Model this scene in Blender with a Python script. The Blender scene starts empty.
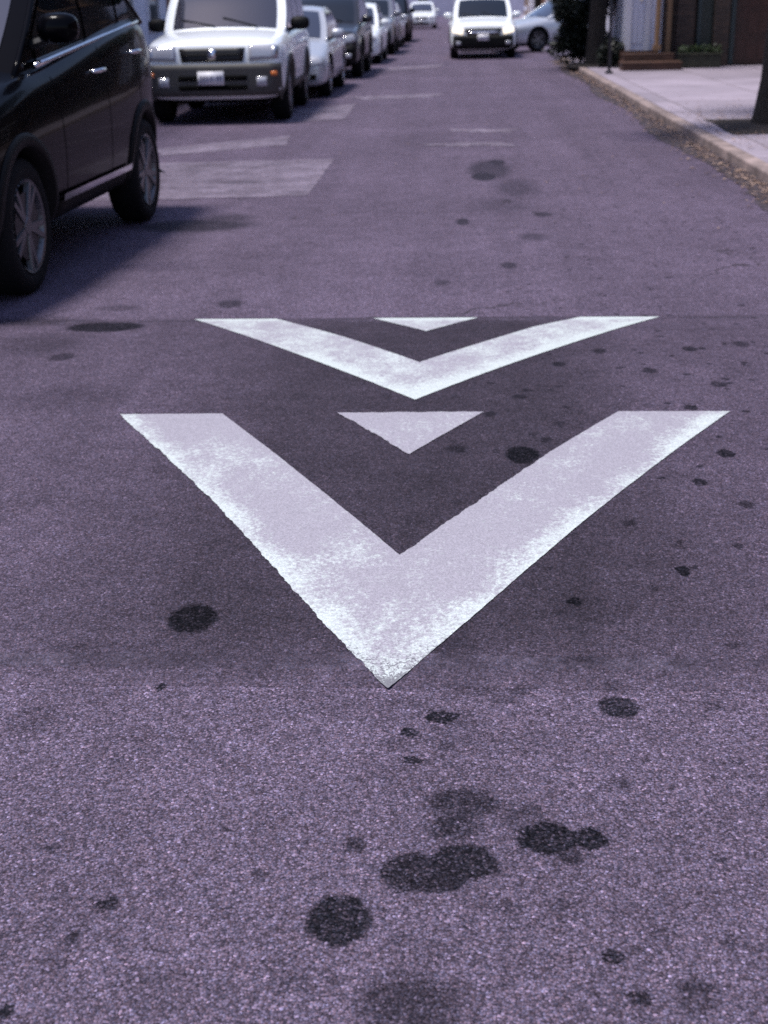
import bpy, bmesh, math, random
from math import radians as R, sin, cos, pi
from mathutils import Vector, Matrix
from mathutils.bvhtree import BVHTree
random.seed(7)
S = bpy.context.scene
PZ = .085
COL = S.collection

# ------------------------------------------------------------ materials
MATS = {}
def newmat(name):
    m = bpy.data.materials.new(name); m.use_nodes = True
    nt = m.node_tree
    b = nt.nodes['Principled BSDF']
    MATS[name] = m
    return m, nt, b
def N(nt, t, **kw):
    n = nt.nodes.new(t)
    for k, v in kw.items():
        if k.startswith('i_'):
            n.inputs[k[2:].replace('_', ' ')].default_value = v
        else: setattr(n, k, v)
    return n
def L(nt, a, b): nt.links.new(a, b)
def math_n(nt, op, a, b=None, clamp=False):
    n = nt.nodes.new('ShaderNodeMath'); n.operation = op; n.use_clamp = clamp
    for i, v in enumerate((a, b)):
        if v is None: continue
        if isinstance(v, (int, float)): n.inputs[i].default_value = v
        else: L(nt, v, n.inputs[i])
    return n.outputs[0]
def maprange(nt, v, a, b, c=0.0, d=1.0):
    n = nt.nodes.new('ShaderNodeMapRange')
    L(nt, v, n.inputs['Value'])
    for k, x in zip(('From Min', 'From Max', 'To Min', 'To Max'), (a, b, c, d)): n.inputs[k].default_value = x
    return n.outputs[0]
def mix(nt, f, a, b, mode='MIX'):
    n = nt.nodes.new('ShaderNodeMix'); n.data_type = 'RGBA'; n.blend_type = mode
    for s, v in ((n.inputs[0], f), (n.inputs[6], a), (n.inputs[7], b)):
        if isinstance(v, (int, float)): s.default_value = v
        elif isinstance(v, tuple): s.default_value = (*v[:3], 1)
        else: L(nt, v, s)
    return n.outputs[2]
def noise(nt, vec, scale, detail=3, rough=.55):
    n = nt.nodes.new('ShaderNodeTexNoise')
    n.inputs['Scale'].default_value = scale; n.inputs['Detail'].default_value = detail
    n.inputs['Roughness'].default_value = rough
    L(nt, vec, n.inputs['Vector']); return n.outputs['Fac']
def simple(name, col, rough=.5, metal=0, spec=.5, coat=0, var=0.0, vscale=6, bump=0, emis=0):
    m, nt, b = newmat(name)
    b.inputs['Base Color'].default_value = (*col, 1)
    b.inputs['Roughness'].default_value = rough
    b.inputs['Metallic'].default_value = metal
    b.inputs['Specular IOR Level'].default_value = spec
    b.inputs['Coat Weight'].default_value = coat
    b.inputs['Coat Roughness'].default_value = .04
    if emis:
        b.inputs['Emission Color'].default_value = (*col, 1); b.inputs['Emission Strength'].default_value = emis
    if var:
        tc = N(nt, 'ShaderNodeTexCoord')
        f = maprange(nt, noise(nt, tc.outputs['Object'], vscale, 5), .3, .7)
        c = mix(nt, f, tuple(x * (1 - var) for x in col), tuple(min(1, x * (1 + var)) for x in col))
        L(nt, c, b.inputs['Base Color'])
        if bump:
            bp = N(nt, 'ShaderNodeBump'); bp.inputs['Strength'].default_value = bump
            bp.inputs['Distance'].default_value = .02
            L(nt, noise(nt, tc.outputs['Object'], vscale * 6, 6), bp.inputs['Height']); L(nt, bp.outputs[0], b.inputs['Normal'])
    return m

HY, HL, HE = 2.70, 3.80, 0.073        # speed hump: start, length, height
def hump(y):
    t = (y - HY) / HL
    return HE * 4 * t * (1 - t) if 0 < t < 1 else 0.0

STAINS_SHADE = [(-0.69, 2.99, 0.065, 0.077, 0.95), (-0.71, 2.67, 0.014, 0.015, 0.9), (-0.04, 2.55, 0.038, 0.031, 0.95), (-0.11, 2.48, 0.02, 0.025, 0.85), (-0.1, 2.37, 0.021, 0.015, 0.9), (-0.03, 2.43, 0.02, 0.024, 0.5), (0.02, 2.53, 0.045, 0.043, 0.3), (-0.13, 2.61, 0.033, 0.027, 0.3), (0.01, 2.21, 0.078, 0.058, 0.72), (-0.01, 2.13, 0.055, 0.045, 0.7), (0.01, 2.02, 0.068, 0.055, 0.85), (-0.09, 1.99, 0.056, 0.059, 0.8), (-0.04, 1.97, 0.062, 0.041, 0.8), (0.17, 2.1, 0.062, 0.055, 0.88), (0.25, 2.1, 0.033, 0.035, 0.88), (0.21, 2.04, 0.026, 0.024, 0.7), (0.14, 2.19, 0.026, 0.03, 0.5), (-0.21, 1.85, 0.06, 0.067, 1), (-0.2, 2.07, 0.023, 0.025, 0.6), (-0.63, 1.88, 0.02, 0.019, 0.8), (-0.67, 1.79, 0.012, 0.016, 0.7), (-0.37, 1.97, 0.021, 0.02, 0.4), (0.36, 2.6, 0.049, 0.045, 0.85), (0.3, 2.8, 0.031, 0.027, 0.6), (0.36, 2.69, 0.033, 0.032, 0.35), (0.33, 2.29, 0.022, 0.022, 0.5), (0.61, 3.27, 0.019, 0.03, 0.9), (0.3, 3.09, 0.019, 0.022, 0.9), (0.21, 4.15, 0.057, 0.088, 0.95), (-0.01, 4.21, 0.035, 0.04, 0.6), (0.3, 4.3, 0.021, 0.031, 0.6), (0.26, 1.77, 0.019, 0.019, 0.85), (0.29, 1.67, 0.019, 0.018, 0.75), (-0.08, 1.65, 0.081, 0.062, 0.6), (0.38, 1.66, 0.032, 0.027, 0.5), (0.35, 1.84, 0.027, 0.021, 0.3), (0.49, 2.04, 0.015, 0.016, 0.5), (-0.73, 1.61, 0.015, 0.02, 0.9), (0.28, 12.73, 0.2, 0.75, 0.62), (0.22, 12.2, 0.12, 0.3, 0.8), (0.36, 13.3, 0.09, 0.25, 0.75), (0.47, 11.42, 0.187, 0.574, 0.45), (0.02, 9.6, 0.05, 0.16, 0.7), (0.5, 8.9, 0.10, 0.15, 0.5), (0.62, 9.9, 0.07, 0.12, 0.6), (0.3, 7.9, 0.05, 0.1, 0.6), (-0.1, 7.4, 0.05, 0.08, 0.5), (0.32, 10.42, 0.235, 0.43, 0.25), (-1.95, 9.56, 0.437, 0.28, 0.72), (-1.74, 9.87, 0.17, 0.246, 0.5), (-1.77, 6.28, 0.195, 0.15, 0.95), (-1.77, 5.54, 0.059, 0.082, 0.6), (-1.24, 6.88, 0.072, 0.101, 0.6), (-1.83, 6.8, 0.11, 0.074, 0.4), (-2.22, 6.46, 0.321, 0.142, 0.5), (-0.26, 1.69, 0.049, 0.033, 0.3), (-0.51, 1.69, 0.056, 0.033, 0.22), (-0.97, 2.52, 0.06, 0.061, 0.25), (-0.96, 2.82, 0.065, 0.046, 0.3)]  # road stains; wide ellipses at the hump's left paint in a shaded band

STAINS_SHADE += [(0.86, 4.68, 0.029, 0.038, 0.8), (0.89, 4.16, 0.03, 0.039, 0.85), (0.76, 3.9, 0.025, 0.034, 0.8), (0.87, 3.72, 0.027, 0.03, 0.7), (0.5, 3.58, 0.021, 0.029, 0.6), (0.52, 3.17, 0.014, 0.017, 0.5), (0.62, 3.42, 0.017, 0.02, 0.5), (0.1, 2.63, 0.032, 0.023, 0.5), (0.14, 2.67, 0.024, 0.019, 0.6), (0.03, 2.67, 0.061, 0.028, 0.35), (-0.02, 2.47, 0.087, 0.041, 0.25), (-0.14, 2.43, 0.031, 0.032, 0.35), (0.12, 2.17, 0.051, 0.041, 0.4), (0.07, 1.9, 0.053, 0.027, 0.2), (0.06, 2.0, 0.022, 0.023, 0.5), (-0.3, 2.62, 0.14, 0.065, 0.15), (-0.07, 2.85, 0.123, 0.085, 0.25), (0.34, 3.06, 0.103, 0.073, 0.2), (0.39, 1.7, 0.036, 0.018, 0.6), (0.46, 1.82, 0.02, 0.015, 0.4), (0.62, 2.24, 0.036, 0.024, 0.35), (-0.68, 1.73, 0.024, 0.017, 0.4), (-0.78, 2.04, 0.019, 0.016, 0.5), (-0.73, 2.36, 0.018, 0.016, 0.3), (-0.42, 2.25, 0.021, 0.018, 0.25), (-0.1, 1.8, 0.02, 0.018, 0.3), (0.18, 1.9, 0.025, 0.019, 0.3), (0.58, 2.61, 0.027, 0.018, 0.4), (0.58, 2.38, 0.021, 0.015, 0.4), (-1.0, 4.02, 0.04, 0.037, 0.25), (-1.57, 4.83, 0.241, 0.2, 0.25), (-1.96, 5.84, 0.24, 0.24, 0.35), (0.42, 5.35, 0.034, 0.046, 0.7), (0.61, 5.6, 0.031, 0.051, 0.7), (0.78, 5.22, 0.032, 0.042, 0.7), (1.01, 5.63, 0.034, 0.053, 0.75), (1.02, 5.0, 0.035, 0.046, 0.7), (1.25, 5.73, 0.039, 0.066, 0.6), (0.23, 4.83, 0.031, 0.035, 0.6), (0.11, 4.6, 0.026, 0.031, 0.6), (0.36, 4.48, 0.025, 0.035, 0.5)]

def asphalt(name, tone, agg_contrast, dark_area=None, tint=(1, 1, 1), stains_shade=True):
    m, nt, b = newmat(name)
    tc = N(nt, 'ShaderNodeTexCoord'); P = tc.outputs['Object']
    # aggregate: one random value per stone, two sizes
    v1 = N(nt, 'ShaderNodeTexVoronoi'); v1.inputs['Scale'].default_value = 190; L(nt, P, v1.inputs['Vector'])
    v2 = N(nt, 'ShaderNodeTexVoronoi'); v2.inputs['Scale'].default_value = 390; L(nt, P, v2.inputs['Vector'])
    s1 = N(nt, 'ShaderNodeSeparateColor'); L(nt, v1.outputs['Color'], s1.inputs[0])
    s2 = N(nt, 'ShaderNodeSeparateColor'); L(nt, v2.outputs['Color'], s2.inputs[0])
    a1 = maprange(nt, s1.outputs[0], 0, 1, 1 - .52 * agg_contrast, 1 + .52 * agg_contrast)
    a2 = maprange(nt, s2.outputs[0], 0, 1, 1 - .52 * agg_contrast, 1 + .52 * agg_contrast)
    fleck = maprange(nt, s1.outputs[1], .92, .99, 0, 1.35 * agg_contrast)
    gap = maprange(nt, v1.outputs['Distance'], .35, .75, 1, 1 - .45 * agg_contrast)
    fac = math_n(nt, 'MULTIPLY', math_n(nt, 'MULTIPLY', a1, a2), gap)
    fac = math_n(nt, 'ADD', fac, fleck)
    # tone patches
    n1 = maprange(nt, noise(nt, P, .55, 6, .6), .3, .7, .84, 1.14)
    n2 = maprange(nt, noise(nt, P, 5, 6, .65), .3, .7, .84, 1.16)
    n4 = maprange(nt, noise(nt, P, 48, 5, .8), .3, .7, .74, 1.26)
    n5 = maprange(nt, noise(nt, P, 17, 6, .85), .3, .7, .80, 1.2)
    n2 = math_n(nt, 'MULTIPLY', n2, math_n(nt, 'MULTIPLY', n4, n5))
    mp = N(nt, 'ShaderNodeMapping'); mp.inputs['Scale'].default_value = (1.3, .06, 1); L(nt, P, mp.inputs['Vector'])
    n3 = maprange(nt, noise(nt, mp.outputs[0], 1.6, 4, .6), .3, .7, .86, 1.12)      # wheel tracks
    fac = math_n(nt, 'MULTIPLY', fac, math_n(nt, 'MULTIPLY', n1, math_n(nt, 'MULTIPLY', n2, n3)))
    sx = N(nt, 'ShaderNodeSeparateXYZ'); L(nt, P, sx.inputs[0])
    if name == 'hump_asphalt':
        fac = math_n(nt, 'MULTIPLY', fac, maprange(nt, math_n(nt, 'ADD', sx.outputs[1], maprange(nt, noise(nt, P, 9, 5), .3, .7, -.05, .05)), HY - .02, HY + .12, 1.22, 1))
    # irregular distortion for stained and shaded spots
    nd = N(nt, 'ShaderNodeTexNoise'); nd.inputs['Scale'].default_value = 40; nd.inputs['Detail'].default_value = 8; nd.inputs['Roughness'].default_value = .72
    L(nt, P, nd.inputs['Vector'])
    sub = N(nt, 'ShaderNodeVectorMath', operation='SUBTRACT'); L(nt, nd.outputs['Color'], sub.inputs[0]); sub.inputs[1].default_value = (.5, .5, .5)
    sc = N(nt, 'ShaderNodeVectorMath', operation='SCALE'); L(nt, sub.outputs[0], sc.inputs[0]); sc.inputs['Scale'].default_value = .058
    ad = N(nt, 'ShaderNodeVectorMath', operation='ADD'); L(nt, P, ad.inputs[0]); L(nt, sc.outputs[0], ad.inputs[1])
    flat = N(nt, 'ShaderNodeVectorMath', operation='MULTIPLY'); L(nt, ad.outputs[0], flat.inputs[0]); flat.inputs[1].default_value = (1, 1, 0)
    stain_shade = None
    for (x, y, rx, ry, st) in (STAINS_SHADE if stains_shade else [(-2, 12, .3, .1, .4)]):
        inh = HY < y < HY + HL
        if stains_shade and (name == 'hump_asphalt') != inh and abs(y - HY) > .2 and abs(y - HY - HL) > .3: continue
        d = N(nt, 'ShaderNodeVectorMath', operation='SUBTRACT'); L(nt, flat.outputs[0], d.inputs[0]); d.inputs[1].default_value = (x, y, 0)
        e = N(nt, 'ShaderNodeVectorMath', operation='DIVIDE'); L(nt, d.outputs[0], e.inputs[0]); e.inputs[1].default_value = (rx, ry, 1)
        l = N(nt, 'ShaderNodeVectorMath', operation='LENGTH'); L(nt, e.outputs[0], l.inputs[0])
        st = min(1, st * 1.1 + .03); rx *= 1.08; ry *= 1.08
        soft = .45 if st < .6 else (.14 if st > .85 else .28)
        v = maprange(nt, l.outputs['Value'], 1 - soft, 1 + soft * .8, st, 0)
        stain_shade = v if stain_shade is None else math_n(nt, 'MAXIMUM', stain_shade, v)
    # small droplets
    v3 = N(nt, 'ShaderNodeTexVoronoi'); v3.voronoi_dimensions = '2D'; v3.inputs['Scale'].default_value = 7.5; L(nt, flat.outputs[0], v3.inputs['Vector'])
    s3 = N(nt, 'ShaderNodeSeparateColor'); L(nt, v3.outputs['Color'], s3.inputs[0])
    rad = maprange(nt, s3.outputs[0], .45, 1, 0, .15)
    drop = math_n(nt, 'LESS_THAN', v3.outputs['Distance'], rad)
    side = maprange(nt, sx.outputs[0], -.3, .7, .15, 1)
    yfar = maprange(nt, sx.outputs[1], 2.6, 3.6, .3, 1)
    drop = math_n(nt, 'MULTIPLY', math_n(nt, 'MULTIPLY', drop, .8), math_n(nt, 'MULTIPLY', side, yfar))
    stain_shade = math_n(nt, 'MAXIMUM', stain_shade, drop)
    # single stones stay lighter inside a dark spot, and its edge follows the stones
    brk = math_n(nt, 'MULTIPLY', maprange(nt, s1.outputs[2], .6, 1, 1, .6), maprange(nt, noise(nt, P, 95, 4, .8), .38, .62, .86, 1.04))
    stain_shade = math_n(nt, 'MULTIPLY', stain_shade, brk)
    sc2 = N(nt, 'ShaderNodeVectorMath', operation='SCALE'); sc2.inputs[0].default_value = (tone[0] * tint[0], tone[1] * tint[1], tone[2] * tint[2]); L(nt, fac, sc2.inputs['Scale'])
    wc = mix(nt, s2.outputs[1], (1.22, .98, .86), (.82, .99, 1.16))
    col = mix(nt, 1.0, sc2.outputs[0], mix(nt, .75, (1., 1., 1.), wc), 'MULTIPLY')
    if dark_area:
        # fresher, darker binder in the middle of the lane
        x0, w, y0, y1, k = dark_area
        dx = math_n(nt, 'ABSOLUTE', math_n(nt, 'SUBTRACT', sx.outputs[0], x0))
        dx = math_n(nt, 'ADD', dx, maprange(nt, noise(nt, P, 3, 4), 0, 1, -.25, .25))
        mk = maprange(nt, dx, w * .45, w * 1.15, k, 0)
        mk = math_n(nt, 'MULTIPLY', mk, maprange(nt, sx.outputs[1], y0, y0 + .5, 0, 1))
        mk = math_n(nt, 'MULTIPLY', mk, maprange(nt, sx.outputs[1], y1 - .3, y1 + .2, 1, 0))
        col = mix(nt, mk, col, mix(nt, 1.0, col, (.37, .38, .37), 'MULTIPLY'))
    if name == 'road_asphalt':
        cn = N(nt, 'ShaderNodeTexNoise'); cn.inputs['Scale'].default_value = 2.2; cn.inputs['Detail'].default_value = 6; L(nt, P, cn.inputs['Vector'])
        cs = N(nt, 'ShaderNodeVectorMath', operation='SCALE'); L(nt, cn.outputs['Color'], cs.inputs[0]); cs.inputs['Scale'].default_value = .9
        ca = N(nt, 'ShaderNodeVectorMath', operation='ADD'); L(nt, P, ca.inputs[0]); L(nt, cs.outputs[0], ca.inputs[1])
        cv = N(nt, 'ShaderNodeTexVoronoi', feature='DISTANCE_TO_EDGE'); cv.voronoi_dimensions = '2D'; cv.inputs['Scale'].default_value = .42; L(nt, ca.outputs[0], cv.inputs['Vector'])
        ck = maprange(nt, cv.outputs['Distance'], .0015, .006, .75, 0)
        ck = math_n(nt, 'MULTIPLY', ck, maprange(nt, noise(nt, P, .7, 3), .47, .58, 0, 1))
        ck = math_n(nt, 'MULTIPLY', ck, maprange(nt, sx.outputs[1], 2.9, 6.6, .25, 1))
        col = mix(nt, ck, col, (.02, .018, .02))
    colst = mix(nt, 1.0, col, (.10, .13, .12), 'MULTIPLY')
    col = mix(nt, stain_shade, col, colst)
    L(nt, col, b.inputs['Base Color'])
    L(nt, maprange(nt, stain_shade, 0, 1, .82, .62), b.inputs['Roughness'])
    L(nt, maprange(nt, stain_shade, 0, 1, .16, .03), b.inputs['Specular IOR Level'])
    bp = N(nt, 'ShaderNodeBump'); bp.inputs['Strength'].default_value = .6 * min(1, agg_contrast + .1); bp.inputs['Distance'].default_value = .004
    hh = math_n(nt, 'ADD', math_n(nt, 'MULTIPLY', v1.outputs['Distance'], -1), math_n(nt, 'MULTIPLY', s1.outputs[2], .5))
    L(nt, hh, bp.inputs['Height']); L(nt, bp.outputs[0], b.inputs['Normal'])
    return m

AT = (.118, .094, .134)
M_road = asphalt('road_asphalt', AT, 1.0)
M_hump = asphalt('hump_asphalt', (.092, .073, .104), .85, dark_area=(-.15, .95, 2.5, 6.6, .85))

M_patch = asphalt('patch_asphalt', (.20, .172, .218), .6, stains_shade=False)
M_seam = asphalt('seam_asphalt', (.086, .072, .100), .6, stains_shade=False)
def broken(m, lo, hi, amin):
    nt = m.node_tree; out = nt.nodes['Material Output']; b = nt.nodes['Principled BSDF']
    tc = N(nt, 'ShaderNodeTexCoord'); a = maprange(nt, noise(nt, tc.outputs['Object'], 2.6, 9, .78), lo, hi, amin, 1)
    L(nt, a, b.inputs['Alpha'])
broken(M_patch, .34, .56, .42)
broken(M_seam, .40, .55, .10)
def worn_paint():
    m, nt, b = newmat('worn_white_paint')
    tc = N(nt, 'ShaderNodeTexCoord'); P = tc.outputs['Object']
    at = N(nt, 'ShaderNodeAttribute', attribute_name='edge'); at.attribute_type = 'GEOMETRY'
    mp = N(nt, 'ShaderNodeMapping'); mp.inputs['Scale'].default_value = (1, .7, 1); mp.inputs['Rotation'].default_value = (0, 0, .6); L(nt, P, mp.inputs['Vector'])
    sx0 = N(nt, 'ShaderNodeSeparateXYZ'); L(nt, P, sx0.inputs[0])
    big = noise(nt, mp.outputs[0], 4.0, 9, .76)
    fine = noise(nt, P, 70, 6, .75)
    f = math_n(nt, 'ADD', math_n(nt, 'MULTIPLY', big, 1.6), math_n(nt, 'MULTIPLY', fine, 1.5))
    f = math_n(nt, 'ADD', f, math_n(nt, 'MULTIPLY', at.outputs['Fac'], .42))
    ff = maprange(nt, sx0.outputs[1], 4.7, 4.85, 0, .22)
    f = math_n(nt, 'ADD', f, ff)
    f = maprange(nt, f, 1.64, 2.0)
    col = mix(nt, f, (.318, .300, .338), (.53, .585, .56))
    # grit showing through
    vv = N(nt, 'ShaderNodeTexVoronoi'); vv.inputs['Scale'].default_value = 300; L(nt, P, vv.inputs['Vector'])
    ss = N(nt, 'ShaderNodeSeparateColor'); L(nt, vv.outputs['Color'], ss.inputs[0])
    grain = maprange(nt, ss.outputs[0], 0, 1, .74, 1.16)
    col2 = N(nt, 'ShaderNodeVectorMath', operation='SCALE'); L(nt, col, col2.inputs[0]); L(nt, grain, col2.inputs['Scale'])
    # pits, most of them at the near tip of the big chevron
    sx = N(nt, 'ShaderNodeSeparateXYZ'); L(nt, P, sx.inputs[0])
    tip = maprange(nt, sx.outputs[1], 2.68, 2.96, .42, 0)
    pit = math_n(nt, 'ADD', noise(nt, P, 120, 5, .8), math_n(nt, 'MULTIPLY', tip, noise(nt, P, 14, 4)))
    pit = math_n(nt, 'ADD', pit, math_n(nt, 'MULTIPLY', math_n(nt, 'POWER', at.outputs['Fac'], 5), .10))
    pit = math_n(nt, 'GREATER_THAN', pit, .70)
    c3 = mix(nt, math_n(nt, 'MULTIPLY', pit, .8), col2.outputs[0], (.09, .08, .10))
    # thin scratches
    wv = N(nt, 'ShaderNodeTexVoronoi', feature='DISTANCE_TO_EDGE'); wv.inputs['Scale'].default_value = 2.1
    nz = N(nt, 'ShaderNodeTexNoise'); nz.inputs['Scale'].default_value = 5; L(nt, P, nz.inputs['Vector'])
    va = N(nt, 'ShaderNodeVectorMath', operation='ADD'); L(nt, P, va.inputs[0]); L(nt, nz.outputs['Color'], va.inputs[1]); L(nt, va.outputs[0], wv.inputs['Vector'])
    sc = maprange(nt, wv.outputs['Distance'], .004, .009, 0.22, 0)
    sc = math_n(nt, 'MULTIPLY', sc, math_n(nt, 'GREATER_THAN', noise(nt, P, 3.3, 2), .5))
    c4 = mix(nt, sc, c3, (.56, .6, .58))
    L(nt, c4, b.inputs['Base Color']); b.inputs['Roughness'].default_value = .7
    bp = N(nt, 'ShaderNodeBump'); bp.inputs['Strength'].default_value = .35; bp.inputs['Distance'].default_value = .002
    L(nt, ss.outputs[1], bp.inputs['Height']); L(nt, bp.outputs[0], b.inputs['Normal'])
    return m
M_paint = worn_paint()

# simple('tar_seam', (.062, .055, .082), .75, var=.4, vscale=30, bump=.5)
simple('pale_patch', (.19, .165, .235), .85, var=.25, vscale=3, bump=.3)
simple('kerb_stone', (.24, .185, .17), .8, var=.5, vscale=4, bump=.3)
simple('gutter_dirt', (.040, .030, .038), .9, var=.75, vscale=9, bump=.5)
simple('soil', (.022, .016, .013), .95, var=.5, vscale=15, bump=.6)
simple('ground_far', (.10, .09, .11), .9, var=.2, vscale=.5)
simple('black_paint', (.002, .002, .003), .2, spec=.02, coat=.34)
MATS['black_paint'].node_tree.nodes['Principled BSDF'].inputs['Coat IOR'].default_value = 1.24
simple('white_paint', (.84, .88, .89), .3, coat=.6)
simple('silver_paint', (.50, .52, .56), .32, metal=.35, coat=.6)
simple('charcoal_paint', (.015, .015, .02), .3, coat=.4)
simple('grey_paint', (.20, .21, .24), .3, metal=.4, coat=.6)
simple('cladding_grey', (.055, .052, .048), .55, var=.1)
simple('cladding_black', (.005, .005, .005), .6, spec=.2)
simple('dark_plastic', (.008, .008, .009), .5)
simple('cavity', (.003, .003, .003), .95, spec=.1)
simple('tyre_rubber', (.006, .006, .007), .8, spec=.2)
simple('rim_bright', (.52, .52, .55), .28, metal=.9)
simple('rim_grey', (.15, .15, .16), .35, metal=.8)
simple('rim_dark', (.018, .018, .02), .35, metal=.5)
simple('glass_dark', (.006, .008, .010), .03, spec=.5, coat=.25)
simple('glass_screen', (.02, .02, .03), .03, spec=.9, coat=1)
simple('lens', (.40, .41, .45), .06, spec=.8, coat=1)
simple('lamp_lit', (1.0, .86, .66), .1, spec=.8, coat=1, emis=.9)
simple('chrome', (.75, .75, .77), .12, metal=1)
simple('amber', (.75, .20, .03), .2, coat=1)
simple('red_lens', (.45, .01, .01), .15, coat=1)
simple('plate_white', (.72, .72, .76), .5)
simple('plate_ink', (.07, .07, .16), .6)
simple('bark', (.016, .012, .010), .95, var=.5, vscale=12, bump=1.0)
simple('metal_post', (.035, .04, .05), .45, metal=.6)
simple('timber_brown', (.06, .026, .014), .6, var=.3, vscale=5, bump=.3)
simple('door_brown', (.03, .009, .006), .4, var=.25, vscale=3)
simple('door_white', (.60, .60, .68), .5)
simple('door_green', (.012, .022, .018), .45)
simple('trim_teal', (.02, .038, .04), .5)
simple('trim_tan', (.24, .14, .07), .6)
simple('trim_white', (.68, .66, .68), .6)
simple('stucco_lilac', (.40, .38, .46), .85, var=.12, vscale=2, bump=.3)
simple('stucco_cream', (.55, .46, .36), .85, var=.12, vscale=2, bump=.3)
simple('stucco_white', (.74, .74, .82), .85, var=.08, vscale=2, bump=.3)
simple('planter_moss', (.035, .035, .022), .85, var=.4, vscale=8, bump=.4)
simple('roof_dark', (.04, .04, .045), .8)
simple('terracotta', (.35, .12, .05), .7)

def leafmat(name, c1, c2, trans=.25):
    m, nt, b = newmat(name)
    oi = N(nt, 'ShaderNodeTexCoord')
    f = maprange(nt, noise(nt, oi.outputs['Object'], 2.3, 3), .35, .65)
    g = N(nt, 'ShaderNodeNewGeometry')
    c = mix(nt, g.outputs['Random Per Island'], c1, c2)
    L(nt, c, b.inputs['Base Color']); b.inputs['Roughness'].default_value = .5
    b.inputs['Transmission Weight'].default_value = 0
    return m
leafmat('foliage', (.018, .035, .012), (.065, .10, .03))
leafmat('foliage_ivy', (.003, .006, .004), (.012, .020, .009))
leafmat('dry_leaf', (.06, .03, .02), (.42, .29, .22))

def brick(name, c1, c2, mortar, scale=1.0):
    m, nt, b = newmat(name)
    tc = N(nt, 'ShaderNodeTexCoord'); P = tc.outputs['Object']
    s = N(nt, 'ShaderNodeSeparateXYZ'); L(nt, P, s.inputs[0])
    c = N(nt, 'ShaderNodeCombineXYZ'); L(nt, math_n(nt, 'ADD', s.outputs[0], s.outputs[1]), c.inputs[0]); L(nt, s.outputs[2], c.inputs[1])
    bt = N(nt, 'ShaderNodeTexBrick'); L(nt, c.outputs[0], bt.inputs['Vector'])
    bt.inputs['Color1'].default_value = (*c1, 1); bt.inputs['Color2'].default_value = (*c2, 1); bt.inputs['Mortar'].default_value = (*mortar, 1)
    bt.inputs['Scale'].default_value = scale; bt.inputs['Brick Width'].default_value = .22; bt.inputs['Row Height'].default_value = .075
    bt.inputs['Mortar Size'].default_value = .008
    L(nt, bt.outputs['Color'], b.inputs['Base Color']); b.inputs['Roughness'].default_value = .85
    return m
brick('brick_brown', (.032, .021, .017), (.058, .036, .026), (.04, .036, .033))
brick('brick_red', (.22, .07, .045), (.28, .10, .06), (.24, .20, .18))

def pavement_mat():
    m, nt, b = newmat('pavement_slabs')
    tc = N(nt, 'ShaderNodeTexCoord'); P = tc.outputs['Object']
    s = N(nt, 'ShaderNodeSeparateXYZ'); L(nt, P, s.inputs[0])
    def joint(o, period, w):
        fr = math_n(nt, 'FRACT', math_n(nt, 'DIVIDE', o, period))
        return math_n(nt, 'LESS_THAN', fr, w / period)
    j = math_n(nt, 'MAXIMUM', joint(s.outputs[0], 1.52, .022), joint(s.outputs[1], 1.8, .028))
    # per slab tone
    fx = math_n(nt, 'FLOOR', math_n(nt, 'DIVIDE', s.outputs[0], 1.52)); fy = math_n(nt, 'FLOOR', math_n(nt, 'DIVIDE', s.outputs[1], 1.8))
    cc = N(nt, 'ShaderNodeCombineXYZ'); L(nt, fx, cc.inputs[0]); L(nt, fy, cc.inputs[1])
    wn = N(nt, 'ShaderNodeTexWhiteNoise'); L(nt, cc.outputs[0], wn.inputs['Vector'])
    slab = maprange(nt, wn.outputs['Value'], 0, 1, .82, 1.12)
    f = math_n(nt, 'MULTIPLY', slab, maprange(nt, noise(nt, P, 1.1, 7, .65), .3, .7, .8, 1.15))
    f = math_n(nt, 'MULTIPLY', f, maprange(nt, noise(nt, P, 60, 4), .3, .7, .9, 1.1))
    sc = N(nt, 'ShaderNodeVectorMath', operation='SCALE'); sc.inputs[0].default_value = (.285, .245, .29); L(nt, f, sc.inputs['Scale'])
    L(nt, mix(nt, j, sc.outputs[0], (.12, .095, .10)), b.inputs['Base Color']); b.inputs['Roughness'].default_value = .85
    return m
pavement_mat()
M = MATS

# ------------------------------------------------------------ mesh helpers
def mesh_obj(name, bm, mat, parent=None, smooth=False, mats=None):
    me = bpy.data.meshes.new(name); bm.to_mesh(me); bm.free()
    for x in (mats or [mat]): me.materials.append(M[x] if isinstance(x, str) else x)
    if smooth:
        for p in me.polygons: p.use_smooth = True
    o = bpy.data.objects.new(name, me); COL.objects.link(o)
    if parent: o.parent = parent
    return o
def empty(name, loc=(0, 0, 0), rz=0):
    o = bpy.data.objects.new(name, None); COL.objects.link(o)
    o.location = loc; o.rotation_euler = (0, 0, rz); o.empty_display_size = .2
    return o
def tag(o, label=None, cat=None, group=None, kind=None):
    if label: o['label'] = label
    if cat: o['category'] = cat
    if group: o['group'] = group
    if kind: o['kind'] = kind
    return o
def box(bm, x0, x1, y0, y1, z0, z1, mi=0, bev=0):
    r = bmesh.ops.create_cube(bm, size=1)
    vs = r['verts']
    for v in vs:
        v.co = Vector(((x0 + x1) / 2 + v.co.x * (x1 - x0), (y0 + y1) / 2 + v.co.y * (y1 - y0), (z0 + z1) / 2 + v.co.z * (z1 - z0)))
    fs = set(f for v in vs for f in v.link_faces)
    for f in fs: f.material_index = mi
    if bev:
        es = list(set(e for v in vs for e in v.link_edges))
        bmesh.ops.bevel(bm, geom=es, offset=bev, segments=2, affect='EDGES', profile=.5)
    return vs
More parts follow.
